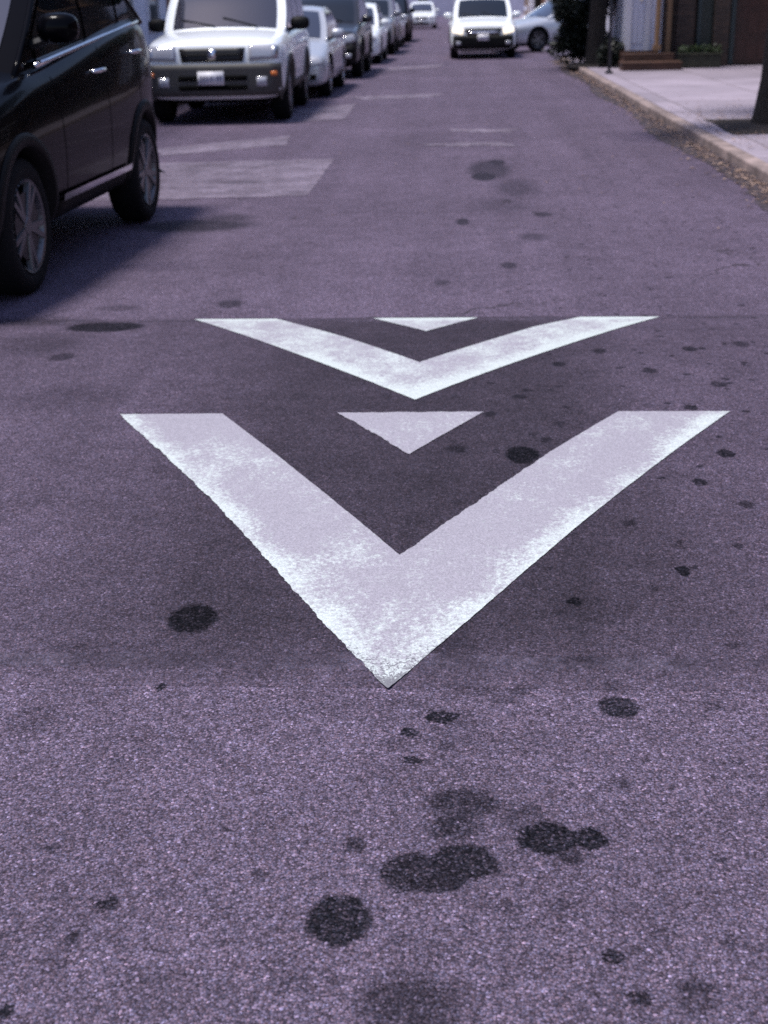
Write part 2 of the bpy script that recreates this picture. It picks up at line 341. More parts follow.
def bxo(name, mat, parent, x0, x1, y0, y1, z0, z1, bev=0):
    bm = bmesh.new(); box(bm, x0, x1, y0, y1, z0, z1, 0, bev)
    return mesh_obj(name, bm, mat, parent)
def tube(bm, pts, r, n=8, r1=None, cap=True):
    pts = [Vector(p) for p in pts]; rings = []
    for i, p in enumerate(pts):
        a = pts[max(0, i - 1)]; b = pts[min(len(pts) - 1, i + 1)]
        d = (b - a).normalized()
        up = Vector((0, 0, 1)) if abs(d.z) < .9 else Vector((1, 0, 0))
        s = d.cross(up).normalized(); t = s.cross(d)
        rr = r if r1 is None else r + (r1 - r) * i / max(1, len(pts) - 1)
        rings.append([bm.verts.new(p + (s * cos(2 * pi * k / n) + t * sin(2 * pi * k / n)) * rr) for k in range(n)])
    for a, b in zip(rings, rings[1:]):
        for k in range(n): bm.faces.new((a[k], a[(k + 1) % n], b[(k + 1) % n], b[k]))
    if cap:
        bm.faces.new(rings[0][::-1]); bm.faces.new(rings[-1])
def lathe_x(bm, prof, n=40, cx=0, cy=0, cz=0, mi=0):
    # profile (x, r), axis along X
    rings = [[bm.verts.new((cx + x, cy + r * cos(2 * pi * k / n), cz + r * sin(2 * pi * k / n))) for k in range(n)] for x, r in prof]
    for a, b in zip(rings, rings[1:]):
        for k in range(n):
            f = bm.faces.new((a[k], a[(k + 1) % n], b[(k + 1) % n], b[k])); f.material_index = mi
def gridmesh(bm, P, mi=0):
    V = [[bm.verts.new(p) for p in row] for row in P]
    for i in range(len(V) - 1):
        for j in range(len(V[0]) - 1):
            f = bm.faces.new((V[i][j], V[i + 1][j], V[i + 1][j + 1], V[i][j + 1])); f.material_index = mi
    return V
def eval_copy(o):
    dg = bpy.context.evaluated_depsgraph_get()
    me = bpy.data.meshes.new_from_object(o.evaluated_get(dg), preserve_all_data_layers=True, depsgraph=dg)
    return me
def copy_tree(o, parent=None):
    c = o.copy(); COL.objects.link(c)
    if parent: c.parent = parent
    for ch in list(o.children): copy_tree(ch, c)
    return c

# ------------------------------------------------------------ setting
DRV0_ = 36
RX0, RX1 = -4.55, 2.61      # road edges
def sheet(name, x0, x1, ys, z, mat, zf=None, nx=1):
    bm = bmesh.new()
    gridmesh(bm, [[(x0 + (x1 - x0) * i / nx, y, z + (zf(y) if zf else 0)) for y in ys] for i in range(nx + 1)])
    bmesh.ops.recalc_face_normals(bm, faces=bm.faces)
    if bm.faces[0].normal.z < 0: bmesh.ops.reverse_faces(bm, faces=bm.faces)
    return mesh_obj(name, bm, mat, smooth=True)
g = sheet('ground', -300, 300, [-200, 600], -.03, 'ground_far'); tag(g, kind='structure')
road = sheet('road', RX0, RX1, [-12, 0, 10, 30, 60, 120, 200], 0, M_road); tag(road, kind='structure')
NY = 60
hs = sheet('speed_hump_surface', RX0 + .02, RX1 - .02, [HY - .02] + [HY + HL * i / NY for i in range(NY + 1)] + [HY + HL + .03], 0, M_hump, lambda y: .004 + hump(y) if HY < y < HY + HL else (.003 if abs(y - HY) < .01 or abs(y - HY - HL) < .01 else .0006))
tag(hs, kind='structure')
# tar seams along both feet of the hump
def seam(y, w, jit):
    bm = bmesh.new(); n = 260; rows = [[], [], [], []]
    ph = random.random() * 9; surf = lambda q: .004 + hump(q) if HY < q < HY + HL else .0
    for i in range(n + 1):
        x = RX0 + .03 + (RX1 - RX0 - .06) * i / n
        j = (sin(x * 5 + ph) * .4 + random.uniform(-.5, .5)) * jit
        ww = w * (1 + .25 * sin(x * 3.1 + ph) + random.uniform(-.1, .1)); e = .012
        for (yy, dz, lst) in ((y + j - ww / 2 - e, -.002, rows[0]), (y + j - ww / 2, .0015, rows[1]), (y + j + ww / 2, .0015, rows[2]), (y + j + ww / 2 + e, -.002, rows[3])): lst.append((x, yy, surf(yy) + dz))
    gridmesh(bm, rows); bmesh.ops.recalc_face_normals(bm, faces=bm.faces); bm.faces.ensure_lookup_table()
    if bm.faces[0].normal.z < 0: bmesh.ops.reverse_faces(bm, faces=bm.faces)
    o = mesh_obj('road_seam', bm, M_seam, smooth=True); tag(o, kind='structure')
seam(HY + .09, .055, .006)
seam(HY + HL - .07, .05, .008)
# worn pale repair patches
def patch(poly, z=.004, jit=.03):
    pts = []
    for i, a in enumerate(poly):
        b = poly[(i + 1) % len(poly)]
        a = Vector((*a, 0)); b = Vector((*b, 0)); n = max(3, int((b - a).length / .08))
        for k in range(n):
            p = a.lerp(b, k / n); pts.append((p.x + random.uniform(-jit, jit), p.y + random.uniform(-jit, jit) * 1.5, z))
    bm = bmesh.new(); f = bm.faces.new([bm.verts.new(p) for p in pts])
    if f.normal.z < 0: f.normal_flip()
    bmesh.ops.triangulate(bm, faces=[f])
    bmesh.ops.recalc_face_normals(bm, faces=bm.faces)
    bm.faces.ensure_lookup_table()
    if bm.faces[0].normal.z < 0: bmesh.ops.reverse_faces(bm, faces=bm.faces)
    tag(mesh_obj('road_patch', bm, M_patch), kind='structure')
patch([(-3.9, 13.6), (-1.30, 13.8), (-1.28, 11.06), (-2.53, 10.94), (-3.9, 10.9)], jit=.012)
patch([(-3.44, 15.1), (-2.08, 16.4), (-1.98, 15.3), (-3.23, 14.3)])
patch([(-2.6, 20.6), (-1.66, 21.6), (-1.60, 18.8), (-2.37, 18.3)])
patch([(-2.0, 23.3), (-.3, 23.7), (-.45, 22.9), (-1.5, 22.5)], jit=.08)
patch([(-.13, 16.95), (.74, 16.8), (.6, 16.4), (-.1, 16.6)], jit=.05)
patch([(-.5, 15.25), (.45, 15.2), (.72, 14.8), (-.33, 14.95)], jit=.06)
patch([(-2.1, 33.5), (-.4, 35.0), (-.5, 33.6), (-1.7, 32.5)], jit=.08)

# dirty gutter strip along the right kerb
bm = bmesh.new(); A_, B2_ = [], []
yy = -8
while yy < DRV0_:
    B2_.append((RX1 - .002, yy, .004)); A_.append((RX1 - .26 - .07 * sin(yy * .9) - random.uniform(0, .07), yy, .004)); yy += .18
gridmesh(bm, [A_, B2_]); bmesh.ops.recalc_face_normals(bm, faces=bm.faces); bm.faces.ensure_lookup_table()
if bm.faces[0].normal.z < 0: bmesh.ops.reverse_faces(bm, faces=bm.faces)
tag(mesh_obj('gutter', bm, 'gutter_dirt'), kind='structure')
# pavements
DRV0, DRV1 = 36.2, 45.5
def slab(name, x0, x1, y0, y1, z1, mat):
    bm = bmesh.new(); box(bm, x0, x1, y0, y1, -.2, z1)
    return tag(mesh_obj(name, bm, mat), kind='structure')
slab('pavement', RX1 + .155, 26, -12, DRV0, PZ, 'pavement_slabs')
slab('pavement', RX1 + .155, 26, DRV1, 200, PZ, 'pavement_slabs')
slab('pavement', -26, RX0 - .155, -12, 200, PZ, 'pavement_slabs')
slab('driveway', RX1 + .15, 26, DRV0 + .01, DRV1 - .01, .03, 'pale_patch')
def kerb(x0, x1, y0, y1):
    bm = bmesh.new(); y = y0
    while y < y1:
        l = min(random.uniform(1.6, 2.4), y1 - y)
        d = random.uniform(-.008, .008); h = random.uniform(-.006, .006)
        box(bm, x0 + d, x1 - .002, y, y + l - .012, -.1, PZ + .005 + h, bev=.018)
        y += l
    return tag(mesh_obj('kerb', bm, 'kerb_stone'), kind='structure')
kerb(RX1, RX1 + .155, -10, DRV0)
kerb(RX1, RX1 + .155, DRV1, 120)
kerb(RX0 - .153, RX0 + .002, 0, 120)

# chevron markings, laid on the hump
def offset_poly(poly, ragged):
    out = []
    for i, a in enumerate(poly):
        b = poly[(i + 1) % len(poly)]
        a = Vector((*a, 0)); b = Vector((*b, 0)); d = b - a; n = max(2, int(d.length / .010))
        nr = Vector((-d.y, d.x, 0)).normalized(); jj = .0028 if i in ragged else .0008
        w = 0
        for k in range(n):
            w = w * .6 + random.uniform(-jj, jj)
            p = a.lerp(b, k / n) + nr * (w if 0 < k else 0); out.append((p.x, p.y))
    return out
def seg_d(p, a, b):
    ab = (b[0] - a[0], b[1] - a[1]); t = ((p[0] - a[0]) * ab[0] + (p[1] - a[1]) * ab[1]) / (ab[0] ** 2 + ab[1] ** 2)
    t = max(0, min(1, t)); return math.hypot(p[0] - a[0] - ab[0] * t, p[1] - a[1] - ab[1] * t)
def marking(name, poly, ragged, label, cat, group, bright=()):
    pts = offset_poly(poly, ragged)
    bm = bmesh.new(); f = bm.faces.new([bm.verts.new((x, y, 0)) for x, y in pts])
    bmesh.ops.triangulate(bm, faces=[f])
    ys = [p[1] for p in pts]; xs = [p[0] for p in pts]
    y = min(ys) + .04
    while y < max(ys):
        bmesh.ops.bisect_plane(bm, geom=bm.verts[:] + bm.edges[:] + bm.faces[:], plane_co=(0, y, 0), plane_no=(0, 1, 0)); y += .05
    x = min(xs) + .04
    while x < max(xs):
        bmesh.ops.bisect_plane(bm, geom=bm.verts[:] + bm.edges[:] + bm.faces[:], plane_co=(x, 0, 0), plane_no=(1, 0, 0)); x += .05
    lay = bm.verts.layers.float.new('edge')
    for v in bm.verts:
        d = min([seg_d((v.co.x, v.co.y), poly[i], poly[(i + 1) % len(poly)]) for i in bright] or [9])
        v[lay] = max(0, 1 - d / .11)
        v.co.z = hump(v.co.y) + .0068
    bmesh.ops.recalc_face_normals(bm, faces=bm.faces); bm.faces.ensure_lookup_table()
    if bm.faces[0].normal.z < 0: bmesh.ops.reverse_faces(bm, faces=bm.faces)
    o = mesh_obj(name, bm, M_paint, smooth=True)
    tag(o, label, cat, group); return o
marking('chevron_marking', [(-1.277, 4.608), (-0.889, 4.614), (-0.168, 3.355), (0.06, 3.746), (0.316, 4.191), (0.584, 4.625), (0.991, 4.622), (0.725, 4.189), (0.362, 3.581), (0.053, 3.039), (-0.167, 2.667), (-0.333, 2.942), (-0.526, 3.296), (-0.772, 3.744)], (2, 3, 10, 11, 12, 13),
        'large worn white chevron nearest the camera, its tip pointing down the picture', 'road marking', 'white chevrons painted on the speed hump', bright=(6, 7, 8, 9, 10, 11, 12, 13))
marking('chevron_marking', [(-1.361, 6.49), (-0.936, 6.485), (-0.538, 5.94), (-0.172, 5.389), (0.144, 5.857), (0.364, 6.193), (0.605, 6.47), (1.0, 6.46), (0.757, 6.125), (0.447, 5.681), (0.1, 5.187), (-0.172, 4.788), (-0.408, 5.123), (-0.703, 5.54)], (),
        'farther white chevron, thinner looking and more evenly painted, behind the first one', 'road marking', 'white chevrons painted on the speed hump', bright=(0, 6, 7, 8, 9, 10, 11, 12))
marking('triangle_marking', [(-0.457, 4.62), (0.09, 4.626), (-0.171, 4.153)], (0, 2),
        'white triangle painted between the arms of the nearer chevron', 'road marking', 'small white triangles on the speed hump')
marking('triangle_marking', [(-0.441, 6.48), (0.092, 6.475), (-0.161, 6.081)], (),
        'white triangle painted between the arms of the farther chevron', 'road marking', 'small white triangles on the speed hump', bright=(0,))

# leaf litter along the right kerb and by the tree
def leaf_litter():
    bm = bmesh.new()
    def leaf(x, y, z, s):
        a = random.uniform(0, 2 * pi); t = random.uniform(-.5, .5)
        c, d = cos(a), sin(a)
        P = [(-1, 0, 0), (0, -.45, .15), (1, 0, 0), (0, .45, .1)]
        vs = [bm.verts.new((x + s * (px * c - py * d), y + s * (px * d + py * c), z + s * (pz + .25 * px * t + .2))) for px, py, pz in P]
        bm.faces.new(vs)
    for i in range(2600):
        y = 10 + 26 * random.random() ** 1.2
        x = RX1 - abs(random.gauss(0, .14)) - .02
        leaf(x, y, .004, random.uniform(.012, .04))
    for i in range(900):
        y = random.gauss(15.8, 1.6); x = random.uniform(2.8, 4.6)
        leaf(x, y, PZ + .015, random.uniform(.012, .035))
    for i in range(260):
        leaf(random.uniform(-1.5, 2.5), random.uniform(9, 34), .003, random.uniform(.008, .02))
    o = mesh_obj('fallen_leaves', bm, 'dry_leaf'); tag(o, 'dry brown leaves scattered in the gutter along the right kerb', 'fallen leaves', kind='stuff')
leaf_litter()

# ------------------------------------------------------------ trees
def leaf_cloud(bm, centers, n, size, seed):
    rnd = random.Random(seed)
    for i in range(n):
        c, r = rnd.choice(centers)
        d = Vector((rnd.gauss(0, 1), rnd.gauss(0, 1), rnd.gauss(0, .8))).normalized() * r * (rnd.random() ** .45)
        p = Vector(c) + d; s = size * rnd.uniform(.6, 1.3)
        a = Vector((rnd.gauss(0, 1), rnd.gauss(0, 1), rnd.gauss(0, .6))).normalized(); b = a.cross(Vector((rnd.gauss(0, 1), rnd.gauss(0, 1), 1))).normalized()
        bm.faces.new([bm.verts.new(p - a * s), bm.verts.new(p - b * s * .45), bm.verts.new(p + a * s), bm.verts.new(p + b * s * .45)])
def tree(x, y, r, h, label, seed, leaves=6000, lean=0, pit=True):
    rnd = random.Random(seed)
    t = empty('street_tree', (x, y, PZ)); tag(t, label, 'tree', 'street trees')
    bm = bmesh.new()
    pts = [(0, 0, -.05), (0, 0, .12), (.01, 0, .5), (.03 + lean * .3, .02, 1.5), (lean, .05, h * .5)]
    rs = [r * 1.45, r * 1.18, r, r * .9, r * .72]
    n = 16; rings = []
    for (p, rr) in zip(pts, rs):
        rings.append([bm.verts.new((p[0] + rr * (1 + .09 * sin(3 * a + p[2]) + rnd.uniform(-.05, .05)) * cos(a), p[1] + rr * (1 + .09 * sin(3 * a + p[2])) * sin(a), p[2])) for a in [2 * pi * k / n for k in range(n)]])
    for a, b in zip(rings, rings[1:]):
        for k in range(n): bm.faces.new((a[k], a[(k + 1) % n], b[(k + 1) % n], b[k]))
    top = Vector(pts[-1]); cents = []
    for k in range(7):
        a = k * 2.4 + rnd.uniform(-.3, .3); o = rnd.uniform(.9, 2.2)
        e = top + Vector((cos(a) * o, sin(a) * o, rnd.uniform(.8, h * .5)))
        m_ = top.lerp(e, .5) + Vector((0, 0, .25))
        tube(bm, [top - Vector((0, 0, .3)), m_, e], r * .5, 7, r * .12)
        cents += [(e, rnd.uniform(.7, 1.2)), (m_ + Vector((cos(a) * .4, sin(a) * .4, .5)), .7)]
        for q in range(2): cents.append((e + Vector((rnd.uniform(-1, 1), rnd.uniform(-1, 1), rnd.uniform(-.4, .8))), rnd.uniform(.4, .8)))
    mesh_obj('trunk', bm, 'bark', t, smooth=True)
    bm = bmesh.new(); leaf_cloud(bm, cents, leaves, .10, seed); mesh_obj('crown', bm, 'foliage', t)
    if pit:
        bm = bmesh.new(); gridmesh(bm, [[(x + px * (1 + random.uniform(-.05, .05)), y + py, PZ + .0045 + (0.03 if abs(px) < .5 and abs(py) < .6 else 0) + random.uniform(0, .006)) for py in (-.95, -.5, 0, .5, .95)] for px in (-.62, -.35, 0, .35, .62)])
        bmesh.ops.recalc_face_normals(bm, faces=bm.faces); bm.faces.ensure_lookup_table()
        if bm.faces[0].normal.z < 0: bmesh.ops.reverse_faces(bm, faces=bm.faces)
        tag(mesh_obj('tree_pit_soil', bm, 'soil', smooth=True), kind='structure')
    return t
tree(3.60, 15.75, .185, 5.6, 'dark thick tree trunk cut by the right edge of the picture, rooted in bare soil', 3)
tree(3.05, 31.2, .20, 6.0, 'dark tree growing out of a leafy bush at the kerb, left of the thin post', 5)
tree(3.3, 60, .16, 6.0, 'small far tree on the right pavement beyond the driveway', 8, 2500)

def bush(x, y, rx, rz, n, label, seed, mat='foliage_ivy'):
    rnd = random.Random(seed)
    t = empty('bush', (x, y, PZ)); tag(t, label, 'bush', 'bushes at the right kerb')
    cents = [(Vector((rnd.uniform(-rx, rx) * .6, rnd.uniform(-rx, rx) * .6, rnd.uniform(.15, rz))), rx * rnd.uniform(.35, .6)) for _ in range(14)]
    cents = [(c, r) if c.z - r > -.02 else (Vector((c.x, c.y, r)), r) for c, r in cents]
    bm = bmesh.new(); leaf_cloud(bm, cents, n, .05, seed); mesh_obj('foliage', bm, mat, t)
    bm = bmesh.new()
    for k in range(6):
        a = k * 1.05; tube(bm, [(0, 0, -.02), (cos(a) * rx * .3, sin(a) * rx * .3, rz * .5), (cos(a) * rx * .5, sin(a) * rx * .5, rz)], .014, 5, .005)
    mesh_obj('stem', bm, 'bark', t)
bush(2.80, 32.3, .92, 2.1, 20000, 'dark green bush wrapped round the foot of the kerbside tree', 11)
bush(3.35, 30.2, .36, .55, 2200, 'low dark shrub beside the thin post on the pavement', 12)

# ------------------------------------------------------------ cars
def rrect_grid(cx, cz, w, h, k=8, sx=0, taper=0):
    pass
def car(name, loc, P, paint, label, cat='car', group='cars parked along the left kerb', rz=0):
    """facing -Y, origin on the ground under the centre of the wheelbase"""
    W, Ln, H = P['W'], P['L'], P['H']; hw = W / 2
    wb = P['wb']; fo = P['fo']; yF = -wb / 2 - fo; yR = yF + Ln
    wr = P['wr']; zb = P['zb']; zh = P['zh']; zc = P['zc']; zr = P['zr']
    A, B_, C_, D_ = P['A'], P['B'], P['C'], P['D']    # (y,z) of windscreen base/top, roof rear, rear glass base
    root = empty(name, loc, rz); tag(root, label, cat, group)
    # --- lower body loft
    def sec(y, w, z0, zs, zt):
        h = zs - z0
        return [(0, z0), (w * .70, z0), (w * .93, z0 + .03), (w * .985, z0 + .22 * h), (w, z0 + .5 * h), (w * .995, z0 + .72 * h),
                (w * .975, z0 + .86 * h), (w * .93, zs - .02), (w * .86, zs + (zt - zs) * .5), (w * .6, zt), (w * .3, zt + .012), (0, zt + .016)]
    st = []
    bz = P.get('nose', .0)
    st.append((yF, hw * .80, zb + .10, zh - .20, zh - .17))
    st.append((yF + .03, hw * .90, zb + .02, zh - .08, zh - .04))
    st.append((yF + .14, hw * .955, zb, zh - .03, zh + .01))
    st.append((yF + .45, hw * .985, zb, zh + .00, zh + .05))
    st.append(((yF + .45 + A[0]) / 2, hw, zb, (zh + zc) / 2 - .02, (zh + zc) / 2 + .05))
    st.append((A[0], hw, zb, zc - .03, zc + .02))
    st.append((A[0] + .35, hw, zb, zc - .01, zc + .02))
    st.append((0.3, hw * 1.0, zb, (zc + zr) / 2, (zc + zr) / 2 + .02))
    st.append((D_[0] - .5, hw, zb, zr, zr + .02))
    rt = P.get('rt', 1)
    st.append((D_[0] + (yR - D_[0]) * .35, hw * .985 * rt, zb + .01, zr, zr + .015))
    st.append((yR - .12, hw * .94 * rt, zb + .04, zr - .05, zr - .03))
    st.append((yR - .03, hw * .88 * rt, zb + .08, zr - .13, zr - .11))
    st.append((yR, hw * .78 * rt, zb + .16, zr - .24, zr - .22))
    st = [s for i, s in enumerate(st) if i == 0 or s[0] > st[i - 1][0] + .02] if True else st
    bm = bmesh.new(); rows = []
    for (y, w, z0, zs, zt) in st:
        h = sec(y, w, z0, zs, zt)
        full = [(x, y, z) for x, z in h] + [(-x, y, z) for x, z in h[-2:0:-1]]
        rows.append([bm.verts.new(p) for p in full])
    n = len(rows[0])
    for a, b in zip(rows, rows[1:]):
        for k in range(n): bm.faces.new((a[k], b[k], b[(k + 1) % n], a[(k + 1) % n]))
    bm.faces.new(rows[0]); bm.faces.new(rows[-1][::-1])
    bmesh.ops.recalc_face_normals(bm, faces=bm.faces)
    body = mesh_obj('body', bm, paint, None, smooth=True, mats=[paint, 'cavity'])
    md = body.modifiers.new('s', 'SUBSURF'); md.levels = 2; md.render_levels = 2
    me = eval_copy(body); body.modifiers.clear(); body.data = me
    # arches
    cb = bmesh.new(); axles = (-wb / 2, wb / 2)
    for ya in axles:
        for s in (-1, 1):
            lathe_pts = []
            n_ = 40; ro = wr + .055
            r0 = [cb.verts.new((s * (hw - .28), ya + ro * cos(2 * pi * k / n_), wr + .01 + ro * sin(2 * pi * k / n_))) for k in range(n_)]
            r1 = [cb.verts.new((s * (hw + .2), ya + ro * cos(2 * pi * k / n_), wr + .01 + ro * sin(2 * pi * k / n_))) for k in range(n_)]
            for k in range(n_): cb.faces.new((r0[k], r0[(k + 1) % n_], r1[(k + 1) % n_], r1[k]))
            cb.faces.new(r0); cb.faces.new(r1)
    bmesh.ops.recalc_face_normals(cb, faces=cb.faces)
    for f in cb.faces: f.material_index = 0
    cut = mesh_obj('cut', cb, 'cavity')
    md = body.modifiers.new('b', 'BOOLEAN'); md.operation = 'DIFFERENCE'; md.object = cut; md.solver = 'EXACT'
    try: md.material_mode = 'TRANSFER'
    except Exception: pass
    me = eval_copy(body); body.modifiers.clear(); body.data = me
    bpy.data.objects.remove(cut)
    body.parent = root
    bmx = bmesh.new(); bmx.from_mesh(me); bvh = BVHTree.FromBMesh(bmx); bmx.free()
    # --- cabin surfaces
    wbelt = hw * P.get('wbelt', .87); wroof = P.get('wroof', hw * .72)
    zmin = min(zc, zr)
    def prof(y):
        # top profile height at y
        if y <= B_[0]: t = (y - A[0]) / (B_[0] - A[0]); z = A[1] + (B_[1] - A[1]) * t
        elif y <= C_[0]: t = (y - B_[0]) / (C_[0] - B_[0]); z = B_[1] + (C_[1] - B_[1]) * t + (H - max(B_[1], C_[1])) * 4 * t * (1 - t)
        else: t = (y - C_[0]) / (D_[0] - C_[0]); z = C_[1] + (D_[1] - C_[1]) * t
        return z
    def belt(y): return zc - .04 + (zr - zc) * max(0, min(1, (y - A[0]) / (D_[0] - A[0])))
    def xs(z, zbl):
        t = max(0, min(1, (z - zbl) / (H - zbl))); return wbelt + (wroof - wbelt) * t + .035 * sin(pi * t)
    def side(y, v, off=0, s=1, zt=None):
        z0 = belt(y); z1 = prof(y) - .015 if zt is None else zt; z = z0 + (z1 - z0) * v
        return (s * (xs(z, z0) + off), y, z)
    cab = bmesh.new(); ny = 36
    for s in (-1, 1):
        Pn = [[side(A[0] + (D_[0] - A[0]) * i / ny, v / 6, 0, s) for v in range(7)] for i in range(ny + 1)]
        gridmesh(cab, Pn if s > 0 else Pn[::-1])
    def topsheet(y, u, off=0, crown=.0):
        z = prof(y); w = xs(z - .015, belt(y)); c = (1 - u * u)
        if y < B_[0]: k = .10 * min(1, (B_[0] - y) / .15) ; nd = (0, -.75, .66)
        elif y > C_[0]: k = .06 * min(1, (y - C_[0]) / .15); nd = (0, .85, .5)
        else: k = 0; nd = (0, 0, 1)
        zz = .035 * c
        return (u * w, y + nd[1] * (k * c + off), z - .015 + (nd[2] * (off) + zz + .015 * (1 - u ** 6)))
    ycut = [A[0] + (B_[0] - A[0]) * i / 8 for i in range(9)] + [B_[0] + (C_[0] - B_[0]) * i / 10 for i in range(1, 11)] + [C_[0] + (D_[0] - C_[0]) * i / 8 for i in range(1, 9)]
    gridmesh(cab, [[topsheet(y, -1 + 2 * j / 12) for j in range(13)] for y in ycut])
    bmesh.ops.recalc_face_normals(cab, faces=cab.faces)
    for s in (-1, 1):
        tube(cab, [(s * (xs(prof(y) - .015, belt(y)) - .008), y, prof(y) - .02) for y in ycut], .022, 6)
    mesh_obj('cabin', cab, paint, root, smooth=True)
    def panel(name, rows, mat, parent=root, thick=.012):
        b = bmesh.new(); gridmesh(b, rows); bmesh.ops.recalc_face_normals(b, faces=b.faces)
        o = mesh_obj(name, b, mat, parent, smooth=True)
        return o
    def glass(ya, yb, name, ua=.86, gm='glass_dark'):
        rows = [[topsheet(ya + (yb - ya) * i / 6, (-1 + 2 * j / 14) * ua, .008) for j in range(15)] for i in range(7)]
        return panel(name, rows, gm)
    dAB = B_[0] - A[0]; dCD = D_[0] - C_[0]
    ws = glass(A[0] + dAB * .06, A[0] + dAB * .93, 'windscreen', gm=P.get('wsm', 'glass_dark'))
    glass(C_[0] + dCD * .12, C_[0] + dCD * .85, 'rear_window')
    if P.get('lod', 2) >= 1:
        for k in (-1, 1):
            b = bmesh.new(); p0 = Vector(topsheet(A[0] + dAB * .06, .35 * k + .2, .02)); p1 = Vector(topsheet(A[0] + dAB * .25, .35 * k - .38, .022))
            tube(b, [p0, p1], .008, 5); mesh_obj('wiper', b, 'dark_plastic', ws)
    # side windows
    doors = P['doors']   # list of (y0,y1) windows
    for s in (-1, 1):
        for (y0, y1) in doors:
            rows = []
            for i in range(13):
                y = y0 + (y1 - y0) * i / 12; zt = prof(y) - .075
                rows.append([side(y, v, .007, s, zt) for v in (.08, .4, .7, 1)] if zt > belt(y) + .05 else [side(y, v, .007, s, belt(y) + .06) for v in (.3, .5, .8, 1)])
            panel('side_window', rows, 'glass_dark')
    # --- projections
    def ray(o_, d):
        h = bvh.ray_cast(Vector(o_), Vector(d)); return h[0]
    def front(name, pts2, mat, off=.008, parent=root, rear=False, nx=8, nz=4, depth=.02):
        # pts2: (x0,z0),(x1,z0b),(x1,z1b),(x0,z1) corners in order bl, br, tr, tl
        bl, br, tr, tl = [Vector(p) for p in pts2]; rows = []
        for i in range(nx + 1):
            row = []
            for j in range(nz + 1):
                u, v = i / nx, j / nz; q = bl.lerp(br, u).lerp(tl.lerp(tr, u), v)
                d = 1 if not rear else -1
                h = ray((q.x, -6 * d, q.y), (0, d, 0))
                yy = h.y if h else (yF + .1 if not rear else yR - .1)
                row.append((q.x, yy - off * d, q.y))
            rows.append(row)
        b = bmesh.new(); V = gridmesh(b, rows)
        r = bmesh.ops.extrude_face_region(b, geom=b.faces[:])
        d = 1 if not rear else -1
        for e in r['geom']:
            if isinstance(e, bmesh.types.BMVert): e.co.y += (off + depth) * d
        bmesh.ops.recalc_face_normals(b, faces=b.faces)
        o = mesh_obj(name, b, mat, parent, smooth=False)
        for p in o.data.polygons: p.use_smooth = abs(p.normal.y) > .3
        return o
    def sidepatch(b, s, y0, y1, z0, z1, off, ny_=6, nz_=2, skew=0):
        rows = []
        for i in range(ny_ + 1):
            row = []
            for j in range(nz_ + 1):
                y = y0 + (y1 - y0) * i / ny_ + skew * j / nz_; z = z0 + (z1 - z0) * j / nz_
                if isinstance(z0, tuple): pass
                h = ray((s * 4, y, z), (-s, 0, 0)); row.append(((h.x if h else s * hw) + s * off, y, z))
            rows.append(row)
        gridmesh(b, rows)
    zH = zh   # hood edge
    F = P['face']; F(front, root, P, locals())
    # door seams, handles, sills
    for s in (-1, 1):
        b = bmesh.new()
        for y in P['seams']:
            sidepatch(b, s, y, y + .009, zb + .12, belt(y) - .0, .003, 1, 14)
        sidepatch(b, s, P['seams'][0], P['seams'][-1], zb + .12, zb + .13, .003, 16, 1)
        mesh_obj('door_seam', b, 'cavity', root)
    for s in (-1, 1):
        for y in P['handles']:
            z = belt(y) - .13; h = ray((s * 4, y, z), (-s, 0, 0)); x = abs(h.x) if h else hw
            b = bmesh.new(); tube(b, [(s * (x - .005), y - .10, z), (s * (x + .035), y - .075, z + .004), (s * (x + .038), y + .075, z + .008), (s * (x - .005), y + .10, z + .006)], .014, 7)
            mesh_obj('door_handle', b, P.get('handle_mat', paint), root, smooth=True)
    if P.get('beltrim'):  # added chrome tube imitating the streak of sky reflected along the shoulder
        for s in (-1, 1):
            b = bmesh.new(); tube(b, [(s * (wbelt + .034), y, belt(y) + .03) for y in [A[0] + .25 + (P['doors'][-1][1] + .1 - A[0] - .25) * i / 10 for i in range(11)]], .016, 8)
            mesh_obj('reflection_strip', b, 'chrome', root, smooth=True)
    # mirrors
    for s in (-1, 1):
        ym = A[0] + P.get('mir', .42); zm = belt(ym) + P.get('mirz', .12); xm = wbelt + .03
        b = bmesh.new(); r_ = bmesh.ops.create_uvsphere(b, u_segments=14, v_segments=10, radius=1)
        for v in r_['verts']:
            c = v.co.copy(); c.x = math.copysign(abs(c.x) ** .75, c.x); c.z = math.copysign(abs(c.z) ** .7, c.z)
            v.co = Vector((s * (xm + .13) + c.x * .125, ym + (c.y * .085 if c.y < 0 else c.y * .03), zm + c.z * .085))
        m_ = mesh_obj('mirror', b, P.get('mirror_mat', paint), root, smooth=True)
        b = bmesh.new(); tube(b, [(s * (xm - .04), ym, zm - .09), (s * (xm + .06), ym, zm - .06)], .03, 6); mesh_obj('mirror_arm', b, 'dark_plastic', m_)
